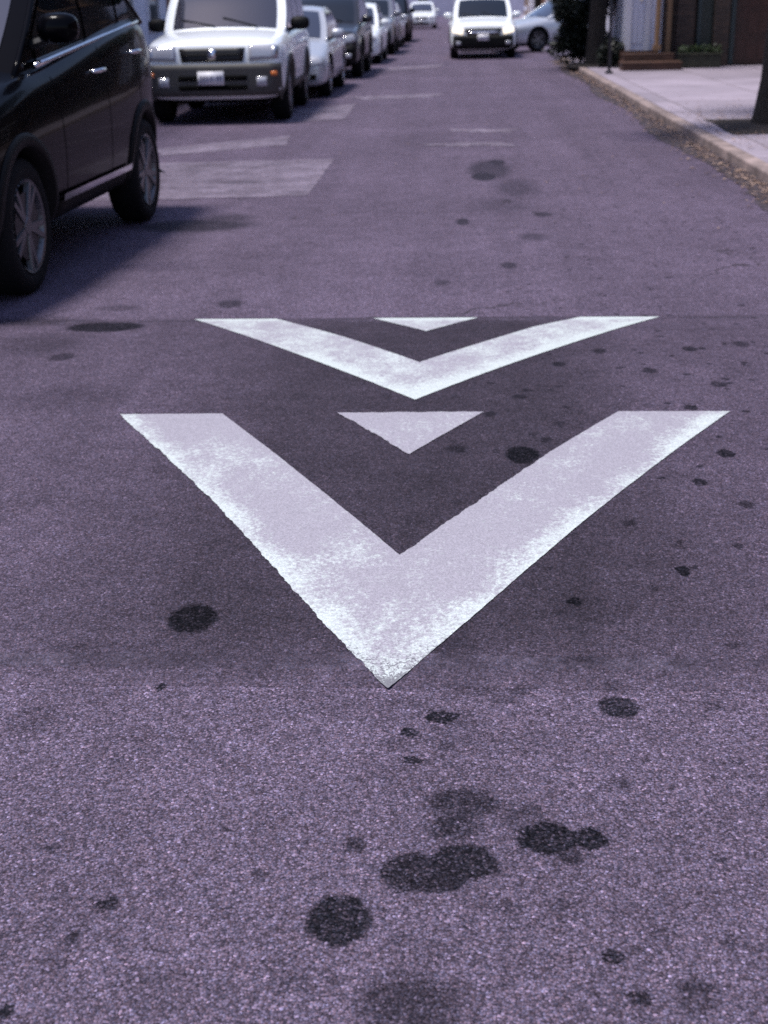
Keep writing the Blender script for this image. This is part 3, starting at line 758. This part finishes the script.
    # cladding over the wheels and sills
    if P.get('clad'):
        for s in (-1, 1):
            b = bmesh.new()
            for ya in axles:
                inner, outer, fl = [], [], []
                for k in range(25):
                    a = pi * (-.06 + 1.12 * k / 24); ri = wr + .05; ro = wr + .05 + P.get('cladw', .075)
                    def pt(r_, off):
                        y = ya + r_ * cos(a); z = wr + .01 + r_ * sin(a); h = ray((s * 4, y, max(z, zb + .05)), (-s, 0, 0))
                        x = abs(h.x) if h and abs(h.x) > hw * .8 else hw * .97
                        return (s * (x + off), y, z)
                    q = pt(ro, .0); qo = pt(ro - .012, .018)
                    q2 = (qo[0], ya + ri * cos(a), wr + .01 + ri * sin(a)); q3 = (s * (hw - .12), q2[1], q2[2])
                    inner.append((q, qo, q2, q3))
                gridmesh(b, [list(t) for t in inner])
            sidepatch(b, s, -wb / 2 + wr + .04, wb / 2 - wr - .04, zb + .02, zb + .17, .014, 14, 3)
            mesh_obj('cladding', b, P['clad'], root, smooth=True)
        if P.get('strip'):
            for s in (-1, 1):
                b = bmesh.new(); sidepatch(b, s, -wb / 2 + wr + .20, wb / 2 - wr - .10, zb + .165, zb + .205, .024, 14, 2)
                mesh_obj('sill_strip', b, 'chrome', root, smooth=True)
    if P.get('rails'):
        for s in (-1, 1):
            b = bmesh.new(); pts = []
            for i in range(9):
                y = B_[0] + .1 + (C_[0] - B_[0] - .15) * i / 8; pts.append((s * (xs(prof(y) - .015, belt(y)) - .06), y, prof(y) + (.065 if 0 < i < 8 else .0)))
            tube(b, pts, .018, 7); mesh_obj('roof_rail', b, 'dark_plastic', root, smooth=True)
    # wheels
    proto = None
    for ya in axles:
        for s in (-1, 1):
            tw = P.get('tw', .22)
            if proto is None:
                b = bmesh.new(); lathe_x(b, [(-.02, .0001), (-.02, wr * .5), (-.05, wr * .5), (-.05, .0001)], 24)
                wl = mesh_obj('wheel', b, 'rim_dark', root)
                b = bmesh.new(); ri = wr * P.get('ri', .68)
                lathe_x(b, [(-tw * .0, ri - .005), (tw * .02 - .012, ri), (.0, ri + .012), (.004, wr * .86), (-.012, wr * .955), (-.035, wr * .992), (-tw * .5, wr), (-tw + .03, wr * .992), (-tw, wr * .9), (-tw, ri)], 44)
                mesh_obj('tyre', b, 'tyre_rubber', wl, smooth=True)
                b = bmesh.new()
                lathe_x(b, [(-.012, ri + .003), (-.002, ri - .004), (-.010, ri - .02), (-.05, ri - .035), (-tw * .85, ri - .05)], 40, mi=0)
                lathe_x(b, [(-.012, .0001), (-.010, .045), (-.03, .062), (-.08, .065)], 20, mi=0)
                nsp = P.get('spokes', 5)
                for k in range(nsp):
                    for dd in P.get('dbl', (-.13, .13)):
                        a0 = 2 * pi * k / nsp; a1 = a0 + dd
                        c0, s0 = cos(a0 + dd * .3), sin(a0 + dd * .3); c1, s1 = cos(a1), sin(a1)
                        r0, r1 = .045, ri - .012; w0, w1 = P.get('sw', (.022, .016))
                        V = []
                        for (r_, c_, s_, w_, xf) in ((r0, c0, s0, w0, -.014), (r1, c1, s1, w1, -.006)):
                            for (du, dx) in ((-w_, xf - .03), (-w_ * .7, xf), (w_ * .7, xf), (w_, xf - .03)):
                                V.append(b.verts.new((dx, r_ * c_ - du * s_, r_ * s_ + du * c_)))
                        for q in range(3): b.faces.new((V[q], V[q + 1], V[q + 5], V[q + 4]))
                bmesh.ops.recalc_face_normals(b, faces=b.faces)
                mesh_obj('rim', b, P.get('rim', 'rim_bright'), wl)
                proto = wl; w = wl
            else:
                w = copy_tree(proto, root)
            w.location = (s * (hw - .025), ya, wr); w.rotation_euler = (random.uniform(0, 1.2), 0, 0) if s > 0 else (random.uniform(0, 1.2), 0, pi)
    # rear lights + underbody
    for s in (-1, 1):
        front('tail_light', [(s * hw * .55, zr - .42), (s * hw * .88, zr - .40), (s * hw * .86, zr - .22), (s * hw * .6, zr - .24)], 'red_lens', rear=True)
    bxo('underbody', 'cavity', root, -hw * .68, hw * .68, yF + .35, yR - .35, zb - .04, zb + .05)
    return root

def lic(front, root, P, x, z, w=.155, h=.078, d=.018):
    pl = front('licence_plate', [(x - w, z - h), (x + w, z - h), (x + w, z + h), (x - w, z + h)], 'plate_white', off=P.get('plate_off', .05), nx=1, nz=1)
    yy = min(v.co.y for v in pl.data.vertices)
    for v in pl.data.vertices:
        if v.co.y < yy + .04: v.co.y = yy
    b = bmesh.new(); rnd = random.Random(3)
    for k in range(7):
        cx = x - .115 + k * .038 + (.006 if k > 2 else 0)
        box(b, cx - .011, cx - .005, yy - .004, yy - .001, z - .035, z + .03)
        if rnd.random() < .7: box(b, cx + .004, cx + .010, yy - .004, yy - .001, z - .035, z + .03)
        box(b, cx - .004, cx + .003, yy - .004, yy - .001, z + (.02 if rnd.random() < .5 else -.005), z + (.03 if rnd.random() < 0 else .03))
    mesh_obj('plate_marks', b, 'plate_ink', pl)

def face_boxy(front, root, P, l):      # old white compact SUV
    hw = P['W'] / 2; zh = P['zh']; zb = P['zb']; yF = l['yF']
    for s in (-1, 1):
        x0, x1 = s * hw * .50, s * hw * .90
        h = front('headlight', [(x0, zh - .235), (x1, zh - .215), (x1, zh - .055), (x0, zh - .06)], 'lens', off=.012)
        front('indicator_lens', [(s * hw * .82, zh - .21), (s * hw * .89, zh - .205), (s * hw * .89, zh - .07), (s * hw * .82, zh - .07)], 'rim_bright', off=.016, parent=h, nx=2)
    gr = front('grille', [(-hw * .42, zh - .245), (hw * .42, zh - .245), (hw * .45, zh - .085), (-hw * .45, zh - .085)], 'dark_plastic', off=.010)
    front('grille_bar', [(-hw * .42, zh - .17), (hw * .42, zh - .17), (hw * .42, zh - .155), (-hw * .42, zh - .155)], 'cladding_black', off=.018, parent=gr, nz=1)
    front('emblem', [(-.045, zh - .225), (.045, zh - .225), (.045, zh - .10), (-.045, zh - .10)], 'chrome', off=.026, parent=gr, nx=2, nz=2)
    bp = front('bumper', [(-hw * .93, zb + .06), (hw * .93, zb + .06), (hw * .93, zh - .27), (-hw * .93, zh - .27)], 'cladding_grey', off=.055, nx=22, nz=6, depth=.03)
    for (a, c) in ((zb + .24, zb + .30), (zb + .13, zb + .19)):
        front('air_intake', [(-hw * .47, a), (hw * .47, a), (hw * .47, c), (-hw * .47, c)], 'cavity', off=.062, parent=bp, nz=1)
    for s in (-1, 1):
        front('fog_lamp', [(s * hw * .60, zb + .17), (s * hw * .74, zb + .17), (s * hw * .74, zb + .28), (s * hw * .60, zb + .28)], 'lens', off=.066, nx=3, nz=2, parent=bp)
        front('bumper_light', [(s * hw * .80, zb + .29), (s * hw * .88, zb + .29), (s * hw * .88, zb + .34), (s * hw * .80, zb + .34)], 'amber', off=.066, nx=2, nz=1, parent=bp)
    lic(front, root, P, -.02, zb + .27)
def face_sedan(front, root, P, l):
    hw = P['W'] / 2; zh = P['zh']; zb = P['zb']
    for s in (-1, 1):
        front('headlight', [(s * hw * .52, zh - .21), (s * hw * .90, zh - .16), (s * hw * .93, zh - .02), (s * hw * .58, zh - .12)], 'lens', off=.010)
        b = front('fog_lamp', [(s * hw * .66, zb + .12), (s * hw * .78, zb + .12), (s * hw * .78, zb + .21), (s * hw * .66, zb + .21)], 'cavity', off=.008, nx=3, nz=2)
    gr = front('grille', [(-hw * .36, zh - .24), (hw * .36, zh - .24), (hw * .42, zh - .12), (-hw * .42, zh - .12)], 'dark_plastic', off=.010)
    front('emblem', [(-.05, zh - .21), (.05, zh - .21), (.05, zh - .15), (-.05, zh - .15)], 'chrome', off=.018, parent=gr, nx=2, nz=2)
    front('air_intake', [(-hw * .5, zb + .07), (hw * .5, zb + .07), (hw * .56, zb + .19), (-hw * .56, zb + .19)], 'cavity', off=.008)
    lic(front, root, P, 0, zb + .24, .15, .05)
def face_modern(front, root, P, l):     # approaching SUV, lamps on
    hw = P['W'] / 2; zh = P['zh']; zb = P['zb']
    for s in (-1, 1):
        front('headlight', [(s * hw * .60, zh - .28), (s * hw * .90, zh - .22), (s * hw * .92, zh - .06), (s * hw * .58, zh - .13)], P.get('hl', 'lens'), off=.012)
        front('fog_lamp', [(s * hw * .66, zb + .16), (s * hw * .80, zb + .16), (s * hw * .80, zb + .25), (s * hw * .66, zb + .25)], 'lens', off=.04, nx=3, nz=2)
    gr = front('grille', [(-hw * .46, zh - .36), (hw * .46, zh - .36), (hw * .54, zh - .12), (-hw * .54, zh - .12)], 'dark_plastic', off=.012)
    front('grille_bar', [(-hw * .44, zh - .25), (hw * .44, zh - .25), (hw * .46, zh - .20), (-hw * .46, zh - .20)], 'chrome', off=.020, parent=gr, nz=1)
    front('bumper', [(-hw * .90, zb + .04), (hw * .90, zb + .04), (hw * .88, zb + .40), (-hw * .88, zb + .40)], 'cladding_black', off=.03, nx=16, nz=4)
    lic(front, root, P, 0, zb + .34)

suv0 = dict(W=1.97, L=4.72, H=1.80, wb=2.62, fo=.92, wr=.375, zb=.27, zh=1.03, zc=1.17, zr=1.26, A=(-.80, 1.15), B=(.02, 1.68), C=(2.05, 1.66), D=(2.72, 1.24), wroof=.70,
           doors=[(-.50, .33), (.40, 1.25), (1.33, 1.98)], seams=[-.62, .38, 1.22], handles=[.20, 1.15], clad='cladding_black', cladw=.07, strip=True, rails=True, rim='rim_grey', spokes=5, dbl=(-.16, .16), sw=(.026, .020), mir=.34, face=face_modern, tw=.23, ri=.70, hl='lens')
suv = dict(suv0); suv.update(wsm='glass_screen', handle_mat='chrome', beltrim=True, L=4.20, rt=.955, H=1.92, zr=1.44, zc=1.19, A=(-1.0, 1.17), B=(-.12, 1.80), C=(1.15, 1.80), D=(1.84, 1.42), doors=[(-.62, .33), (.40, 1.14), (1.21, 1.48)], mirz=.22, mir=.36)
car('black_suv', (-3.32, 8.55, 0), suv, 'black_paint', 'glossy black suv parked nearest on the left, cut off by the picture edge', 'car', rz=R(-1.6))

old = dict(wsm='glass_screen', plate_off=.085, W=1.74, L=4.15, H=1.70, wb=2.40, fo=.74, wr=.345, zb=.28, zh=.98, zc=1.06, zr=1.08, A=(-.72, 1.05), B=(-.10, 1.58), C=(1.95, 1.58), D=(2.25, 1.06), wroof=.66,
           doors=[(-.42, .32), (.38, 1.15), (1.22, 1.95)], seams=[-.55, .35, 1.2], handles=[.2, 1.05], clad='cladding_grey', cladw=.06, rails=True, mirror_mat='cladding_black', rim='rim_grey', spokes=6, dbl=(0,), sw=(.05, .035), face=face_boxy)
ws_ = car('white_suv', (-3.36, 20.25, 0), old, 'white_paint', 'old white suv with grey plastic bumper, parked behind the black suv', 'car', rz=R(1.5))
ws_.scale = (1.13, 1.08, 1.10)

sed = dict(wsm='glass_screen', W=1.76, L=4.45, H=1.46, wb=2.62, fo=.85, wr=.33, zb=.19, zh=.72, zc=.92, zr=.98, A=(-.95, .91), B=(-.10, 1.40), C=(1.15, 1.38), D=(1.80, .97), wroof=.60,
           doors=[(-.60, .22), (.28, 1.12)], seams=[-.66, .25, 1.12], handles=[.10, 1.0], rim='rim_bright', spokes=5, dbl=(-.14, .14), face=face_sedan)
car('silver_sedan', (-3.10, 25.0, 0), sed, 'silver_paint', 'silver sedan with multi spoke wheels parked just behind the old white suv', 'car')
suv2 = dict(suv0); suv2.update(W=1.88, L=4.5, H=1.70, wb=2.6, rim='rim_dark', strip=False, zh=.98, zc=1.10, zr=1.14, A=(-.80, 1.08), B=(.0, 1.60), C=(1.95, 1.58), D=(2.55, 1.12), clad='cladding_black')
car('charcoal_suv', (-3.03, 31.0, 0), suv2, 'charcoal_paint', 'dark charcoal suv parked between the silver sedan and a pale car', 'car')
sed2 = dict(sed); sed2.update(rim='rim_grey', zh=.78, H=1.5)
car('pale_hatchback', (-2.93, 37.6, 0), sed2, 'white_paint', 'pale sedan parked behind the dark charcoal suv', 'car')
car('grey_suv', (-2.93, 44.0, 0), suv2, 'grey_paint', 'grey suv parked fifth behind the black one, mostly hidden', 'car')
car('silver_hatchback', (-2.93, 50.4, 0), sed2, 'silver_paint', 'far silver sedan parked behind the grey suv', 'car')
car('black_hatchback', (-2.93, 56.8, 0), suv2, 'black_paint', 'far black suv near the end of the parked row', 'car')
far = copy_tree(bpy.data.objects['pale_hatchback']); far.location = (-2.3, 84, 0)
tag(far, 'tiny white car farthest up the street, beyond the parked row', 'car')
new = dict(suv0); new.update(W=1.86, L=4.45, H=1.64, wb=2.62, fo=.86, wr=.34, zb=.22, zh=.92, zc=1.03, zr=1.10, A=(-.80, 1.02), B=(.0, 1.54), C=(1.9, 1.52), D=(2.5, 1.08), strip=False, rails=False, clad='cladding_black', hl='lamp_lit', rim='rim_dark')
ap = car('approaching_suv', (.63, 39.9, 0), new, 'white_paint', 'white suv with bright headlights driving toward the camera in the middle of the street', 'car', group=None)
hb = car('parked_hatchback', (3.12, 43.3, .03), sed2, 'silver_paint', 'pale car standing in the driveway at right, partly behind the white suv', 'car', group=None, rz=R(-62))
if 'group' in hb: del hb['group']

# ------------------------------------------------------------ buildings
def facade_window(parent, face, a, z0, w, h, axis, nrm, frame='trim_white'):
    """axis 'y': facade plane x=face, window centred at y=a, outward nrm*x ; axis 'x': plane y=face"""
    def bx(bm, u0, u1, d0, d1, zz0, zz1):
        if axis == 'y': box(bm, *sorted((face + nrm * d0, face + nrm * d1)), u0, u1, zz0, zz1)
        else: box(bm, u0, u1, *sorted((face + nrm * d0, face + nrm * d1)), zz0, zz1)
    bm = bmesh.new(); t = .07
    bx(bm, a - w / 2 - t, a - w / 2, -.04, .05, z0, z0 + h); bx(bm, a + w / 2, a + w / 2 + t, -.04, .05, z0, z0 + h)
    bx(bm, a - w / 2 - t, a + w / 2 + t, -.04, .055, z0 + h, z0 + h + t); bx(bm, a - w / 2, a + w / 2, -.02, .03, z0 + h * .5 - .02, z0 + h * .5 + .02)
    o = mesh_obj('window', bm, frame, parent)
    bm = bmesh.new(); bx(bm, a - w / 2, a + w / 2, -.02, .012, z0, z0 + h); mesh_obj('pane', bm, 'glass_dark', o)
    bm = bmesh.new(); bx(bm, a - w / 2 - .1, a + w / 2 + .1, -.03, .10, z0 - .08, z0 - .002); mesh_obj('sill', bm, frame, o)
def facade_door(parent, face, a, w, h, axis, nrm, mat, frame='trim_white', z0=PZ, steps=2, smat='trim_white'):
    def bx(bm, u0, u1, d0, d1, zz0, zz1):
        if axis == 'y': box(bm, *sorted((face + nrm * d0, face + nrm * d1)), u0, u1, zz0, zz1)
        else: box(bm, u0, u1, *sorted((face + nrm * d0, face + nrm * d1)), zz0, zz1)
    zt = z0 + steps * .17
    bm = bmesh.new(); bx(bm, a - w / 2, a + w / 2, -.02, .03, zt, zt + h)
    for q in (0, 1):
        for r_ in (0, 1):
            cx = a + (q - .5) * w * .46; bx(bm, cx - w * .16, cx + w * .16, .029, .045, zt + .15 + r_ * h * .5, zt + h * .42 + r_ * h * .5)
    d = mesh_obj('door', bm, mat, parent)
    bm = bmesh.new(); bx(bm, a + w / 2 - .12, a + w / 2 - .07, .03, .09, zt + h * .48, zt + h * .53); mesh_obj('handle', bm, 'chrome', d)
    bm = bmesh.new(); bx(bm, a - w / 2 - .12, a - w / 2 - .003, -.02, .07, zt, zt + h + .12); bx(bm, a + w / 2 + .003, a + w / 2 + .12, -.02, .07, zt, zt + h + .12); bx(bm, a - w / 2, a + w / 2, -.02, .068, zt + h + .003, zt + h + .12)
    mesh_obj('door_frame', bm, frame, parent)
    if steps:
        bm = bmesh.new()
        for k in range(steps): bx(bm, a - w / 2 - .25 + .002 * k, a + w / 2 + .25 - .002 * k, -.01, .30 * (steps - k) + .02, z0 + .17 * k - (.02 if k == 0 else 0), z0 + .17 * (k + 1))
        mesh_obj('steps', bm, smat, parent)
def row_house(y0, y1, side, xf, h, wall, label, door='door_brown', frame='trim_white', base=None, seed=0, group='row houses along the street'):
    rnd = random.Random(seed)
    o = empty('row_house', (0, 0, 0)); tag(o, label, 'house', group)
    nrm = -side; xb = xf + side * 9
    bxo('wall', wall, o, min(xf, xb), max(xf, xb), y0, y1, 0, h)
    bm = bmesh.new(); box(bm, *sorted((xf - side * .05, xf + side * .2)), y0, y1, .1, .75); mesh_obj('plinth', bm, base or 'kerb_stone', o)
    bm = bmesh.new(); box(bm, *sorted((xf - side * .28, xf + side * .4)), y0 + .01, y1 - .01, h - .35, h + .1); box(bm, *sorted((xf - side * .14, xf + side * .3)), y0 + .01, y1 - .01, h - .6, h - .352)
    mesh_obj('cornice', bm, frame, o)
    bm = bmesh.new(); box(bm, *sorted((xf - side * .04, xf + side * .1)), y0 + .01, y1 - .01, 3.35, 3.5); mesh_obj('string_course', bm, frame, o)
    w = y1 - y0; yd = y0 + w * .22
    facade_door(o, xf, yd, 1.0, 2.15, 'y', nrm, door, frame, steps=2)
    for k in (.55, .83): facade_window(o, xf, y0 + w * k, 1.15, .95, 1.7, 'y', nrm, frame)
    for fl in range(1, int((h - 1) // 3.1)):
        for k in (.22, .55, .83): facade_window(o, xf, y0 + w * k, .75 + 3.1 * fl, .95, 1.6, 'y', nrm, frame)
    return o
LX = -6.6
walls = [('stucco_lilac', 'grey lilac stuccoed house'), ('brick_red', 'red brick house'), ('stucco_white', 'white stuccoed house'), ('stucco_cream', 'cream stuccoed house')]
places_l = ['beside the black suv', 'behind the old white suv', 'beside the silver sedan', 'beside the charcoal suv', 'past the pale sedan', 'beside the grey suv', 'beside the far silver sedan', 'at the end of the parked row', 'beyond the parked row', 'near the street end on the left', 'far up on the left', 'last on the left side']
y = 4.0; k = 0
seq = [0, 0, 2, 1, 3, 0, 1, 2, 3, 1, 0, 2]
while y < 112 and k < 12:
    w = [9.5, 9.0, 8.5, 7, 7.5, 8, 8, 8.5, 9, 9, 9, 9][k]
    m_, t_ = walls[seq[k]]
    row_house(y, y + w - .02, -1, LX, [7.2, 7.4, 6.9, 10, 7, 7, 9.9, 7][k % 8], m_, f'{t_} with panelled door, {places_l[k]}', door=['door_brown', 'door_green', 'door_white'][k % 3], seed=k)
    y += w; k += 1
places_r = ['just past the driveway', 'second past the driveway', 'third past the driveway', 'fourth past the driveway', 'fifth past the driveway', 'sixth past the driveway', 'last on the right side']
y = 46.0
for k in range(7):
    m_, t_ = walls[[2, 1, 3, 2, 1, 0, 2][k]]
    row_house(y, y + 9 - .02, 1, 5.0, [7.1, 9.9, 6.9][k % 3], m_, f'{t_} on the right side, {places_r[k]}', door=['door_white', 'door_brown', 'door_green'][k % 3], frame=['trim_tan', 'trim_white'][k % 2], seed=20 + k)
    y += 9
# nearer houses on the right, beside the open pavement (end wall faces the camera)
def corner_house():
    o = empty('corner_house', (0, 0, 0)); tag(o, 'brown brick house with white porch bay and brown garage door facing the open pavement', 'house')
    Y = 30.0
    bxo('wall', 'brick_brown', o, 4.35, 12, Y, 36, 0, 6.8)
    bxo('porch_bay', 'stucco_white', o, 3.62, 4.345, Y + .15, 35.9, 0, 3.6)
    facade_door(o, Y + .15, 3.83, .28, 2.1, 'x', -1, 'door_white', 'trim_white', steps=2, smat='timber_brown')
    bm = bmesh.new(); tube(bm, [(4.16, Y - .55, .40), (4.16, Y - .55, 2.7)], .055, 12); box(bm, 4.08, 4.24, Y - .63, Y - .47, .45, .55); mesh_obj('porch_post', bm, 'trim_tan', o)
    bxo('porch_roof', 'roof_dark', o, 3.45, 4.4, Y - .62, Y + .14, 2.72, 2.80)
    bm = bmesh.new(); box(bm, 4.42, 4.52, Y - .06, Y + .1, .12, 3.0); mesh_obj('corner_post', bm, 'trim_tan', o)
    for x0, x1 in ((4.62, 4.98), (5.40, 5.72)):
        bxo('pier', 'brick_brown', o, x0, x1, Y - .25, Y + .02, .1, 3.1, bev=.01)
    bxo('door_frame', 'trim_teal', o, 5.06, 5.14, Y - .12, Y + .02, .12, 2.9)
    bxo('recess_panel', 'door_green', o, 5.143, 5.38, Y - .06, Y + .02, .12, 2.9)
    # garage door
    bm = bmesh.new(); box(bm, 5.86, 6.62, Y - .06, Y + .02, .12, 2.4)
    for kx in range(3):
        for kz in range(4): box(bm, 5.90 + kx * .24, 6.10 + kx * .24, Y - .075, Y - .058, .2 + kz * .54, .62 + kz * .54)
    gd = mesh_obj('garage_door', bm, 'door_brown', o)
    bm = bmesh.new(); box(bm, 5.76, 5.855, Y - .14, Y + .02, .12, 2.5); box(bm, 6.625, 6.72, Y - .14, Y + .02, .12, 2.5); box(bm, 5.858, 6.622, Y - .14, Y + .02, 2.403, 2.5); mesh_obj('garage_frame', bm, 'trim_teal', o)
    bxo('cornice', 'trim_tan', o, 4.2, 12.1, Y - .25, 36.1, 6.5, 6.9)
    for x in (5.0, 6.6, 8.4, 10.2): facade_window(o, Y, x, 4.0, .95, 1.6, 'x', -1, 'trim_tan')
    for x in (8.0, 10.2): facade_window(o, Y, x, 1.1, 1.0, 1.7, 'x', -1, 'trim_tan')
    for y_ in (32, 34.2): facade_window(o, 4.35, y_, 4.0, .95, 1.6, 'y', -1, 'trim_tan')
    return o
corner_house()
def stoop():
    o = empty('timber_stoop', (3.95, 29.0, PZ)); tag(o, 'low brown timber stoop of two boards in front of the white porch', 'stoop')
    bm = bmesh.new()
    for k in range(4): box(bm, -.62, .62, -.55 + k * .16, -.55 + k * .16 + .15, .13, .165, bev=.006)
    mesh_obj('lower_tread', bm, 'timber_brown', o)
    bm = bmesh.new()
    for k in range(3): box(bm, -.52, .55, .12 + k * .16, .12 + k * .16 + .15, .27, .305, bev=.006)
    mesh_obj('upper_tread', bm, 'timber_brown', o)
    bm = bmesh.new(); box(bm, -.60, .60, -.52, .1, -.0, .13); box(bm, -.5, .53, .1, .62, -.0, .27); mesh_obj('stringer', bm, 'timber_brown', o)
stoop()
def planter(x, y, l, label):
    o = empty('planter', (x, y, PZ)); tag(o, label, 'planter')
    bm = bmesh.new(); box(bm, -l / 2, l / 2, -.18, .18, 0, .26, bev=.015); mesh_obj('planter_box', bm, 'planter_moss', o)
    bm = bmesh.new(); box(bm, -l / 2 - .02, l / 2 + .02, -.2, .2, .262, .295, bev=.01); mesh_obj('rim', bm, 'planter_moss', o)
    bm = bmesh.new(); leaf_cloud(bm, [(Vector((-l / 2 + l * (i + .5) / 6, 0, .36)), .12) for i in range(6)], 500, .035, 4); mesh_obj('plants', bm, 'foliage', o)
planter(5.05, 29.3, .85, 'long low mossy planter on the pavement before the brick piers')
def post():
    o = empty('metal_post', (2.98, 27.6, PZ)); tag(o, 'thin dark metal post on the pavement edge, left of the white porch', 'post')
    bm = bmesh.new(); tube(bm, [(0, 0, 0), (0, 0, 2.7)], .032, 12); mesh_obj('pole', bm, 'metal_post', o, smooth=True)
    bm = bmesh.new(); tube(bm, [(0, 0, 0), (0, 0, .05)], .075, 14); mesh_obj('base_flange', bm, 'metal_post', o)
    bm = bmesh.new(); tube(bm, [(0, 0, 2.7), (0, 0, 2.74)], .04, 12); mesh_obj('cap', bm, 'metal_post', o)
post()
# house closing the end of the street
e = empty('end_house', (0, 0, 0)); tag(e, 'pale house closing the far end of the street', 'house')
bxo('wall', 'stucco_lilac', e, -30, 30, 150, 158, 0, 9)
bxo('roof', 'roof_dark', e, -30.3, 30.3, 149.6, 158.4, 9, 9.4)
for i in range(-6, 7):
    for z in (1.2, 4.4): facade_window(e, 150, i * 4.0, z, 1.1, 1.7, 'x', -1)
# neighbours across the open pavement, beside the camera (reflected in the parked cars)
row_house(-6, 6, 1, 9.0, 7.0, 'brick_brown', 'brown brick house beside the camera, right of the open pavement', seed=41)
row_house(6.02, 18, 1, 9.0, 7.2, 'brick_red', 'red brick house right of the open pavement, beside the near tree', seed=42)
row_house(18.02, 29.9, 1, 9.0, 7.0, 'brick_brown', 'brown brick house right of the open pavement, next to the corner house', seed=43)

# ------------------------------------------------------------ light, sky, camera
w = bpy.data.worlds.new('World'); S.world = w; w.use_nodes = True
nt = w.node_tree; bg = nt.nodes['Background']
sky = nt.nodes.new('ShaderNodeTexSky'); sky.sky_type = 'NISHITA'; sky.sun_disc = False
EL, AZ = R(72), R(-105)      # azimuth measured from +Y towards +X: sun up-left
sky.sun_elevation = EL; sky.sun_rotation = AZ
sky.air_density = 1.0; sky.dust_density = 1.0; sky.ozone_density = 1.0
nt.links.new(mix(nt, 1.0, sky.outputs[0], (1.0, .93, 1.02), 'MULTIPLY'), bg.inputs[0]); bg.inputs[1].default_value = .115
sl = bpy.data.lights.new('sun', 'SUN'); sl.energy = 2.7; sl.angle = R(13); sl.color = (1, .95, .92)
so = bpy.data.objects.new('sun', sl); COL.objects.link(so)
d = Vector((sin(AZ) * cos(EL), cos(AZ) * cos(EL), sin(EL)))
so.rotation_euler = d.to_track_quat('Z', 'Y').to_euler()

pitch, yaw, roll, f = .3745, .0626, -.0218, 1295.4
fw = Vector((-sin(yaw) * cos(pitch), cos(yaw) * cos(pitch), -sin(pitch)))
r_ = Vector((cos(yaw), sin(yaw), 0)); u_ = r_.cross(fw)
r2 = r_ * cos(roll) + u_ * sin(roll); u2 = -r_ * sin(roll) + u_ * cos(roll)
cd = bpy.data.cameras.new('camera'); cam = bpy.data.objects.new('camera', cd); COL.objects.link(cam)
mw = Matrix((r2, u2, -fw)).transposed().to_4x4(); mw.translation = Vector((0, 0, 1.5)); cam.matrix_world = mw
cd.sensor_fit = 'VERTICAL'; cd.sensor_height = 24; cd.lens = f / 1024 * 24; cd.clip_end = 2000; cd.clip_start = .05
cd.dof.use_dof = True; cd.dof.focus_distance = 2.95; cd.dof.aperture_fstop = 3.2
S.camera = cam
vs = S.view_settings
S.display_settings.display_device = 'sRGB'
vs.view_transform = 'Standard'; vs.look = 'None'; vs.exposure = 0.72; vs.gamma = 1
S.cycles.use_denoising = False
S.cycles.max_bounces = 5; S.cycles.diffuse_bounces = 3; S.cycles.glossy_bounces = 3
bpy.context.view_layer.update()
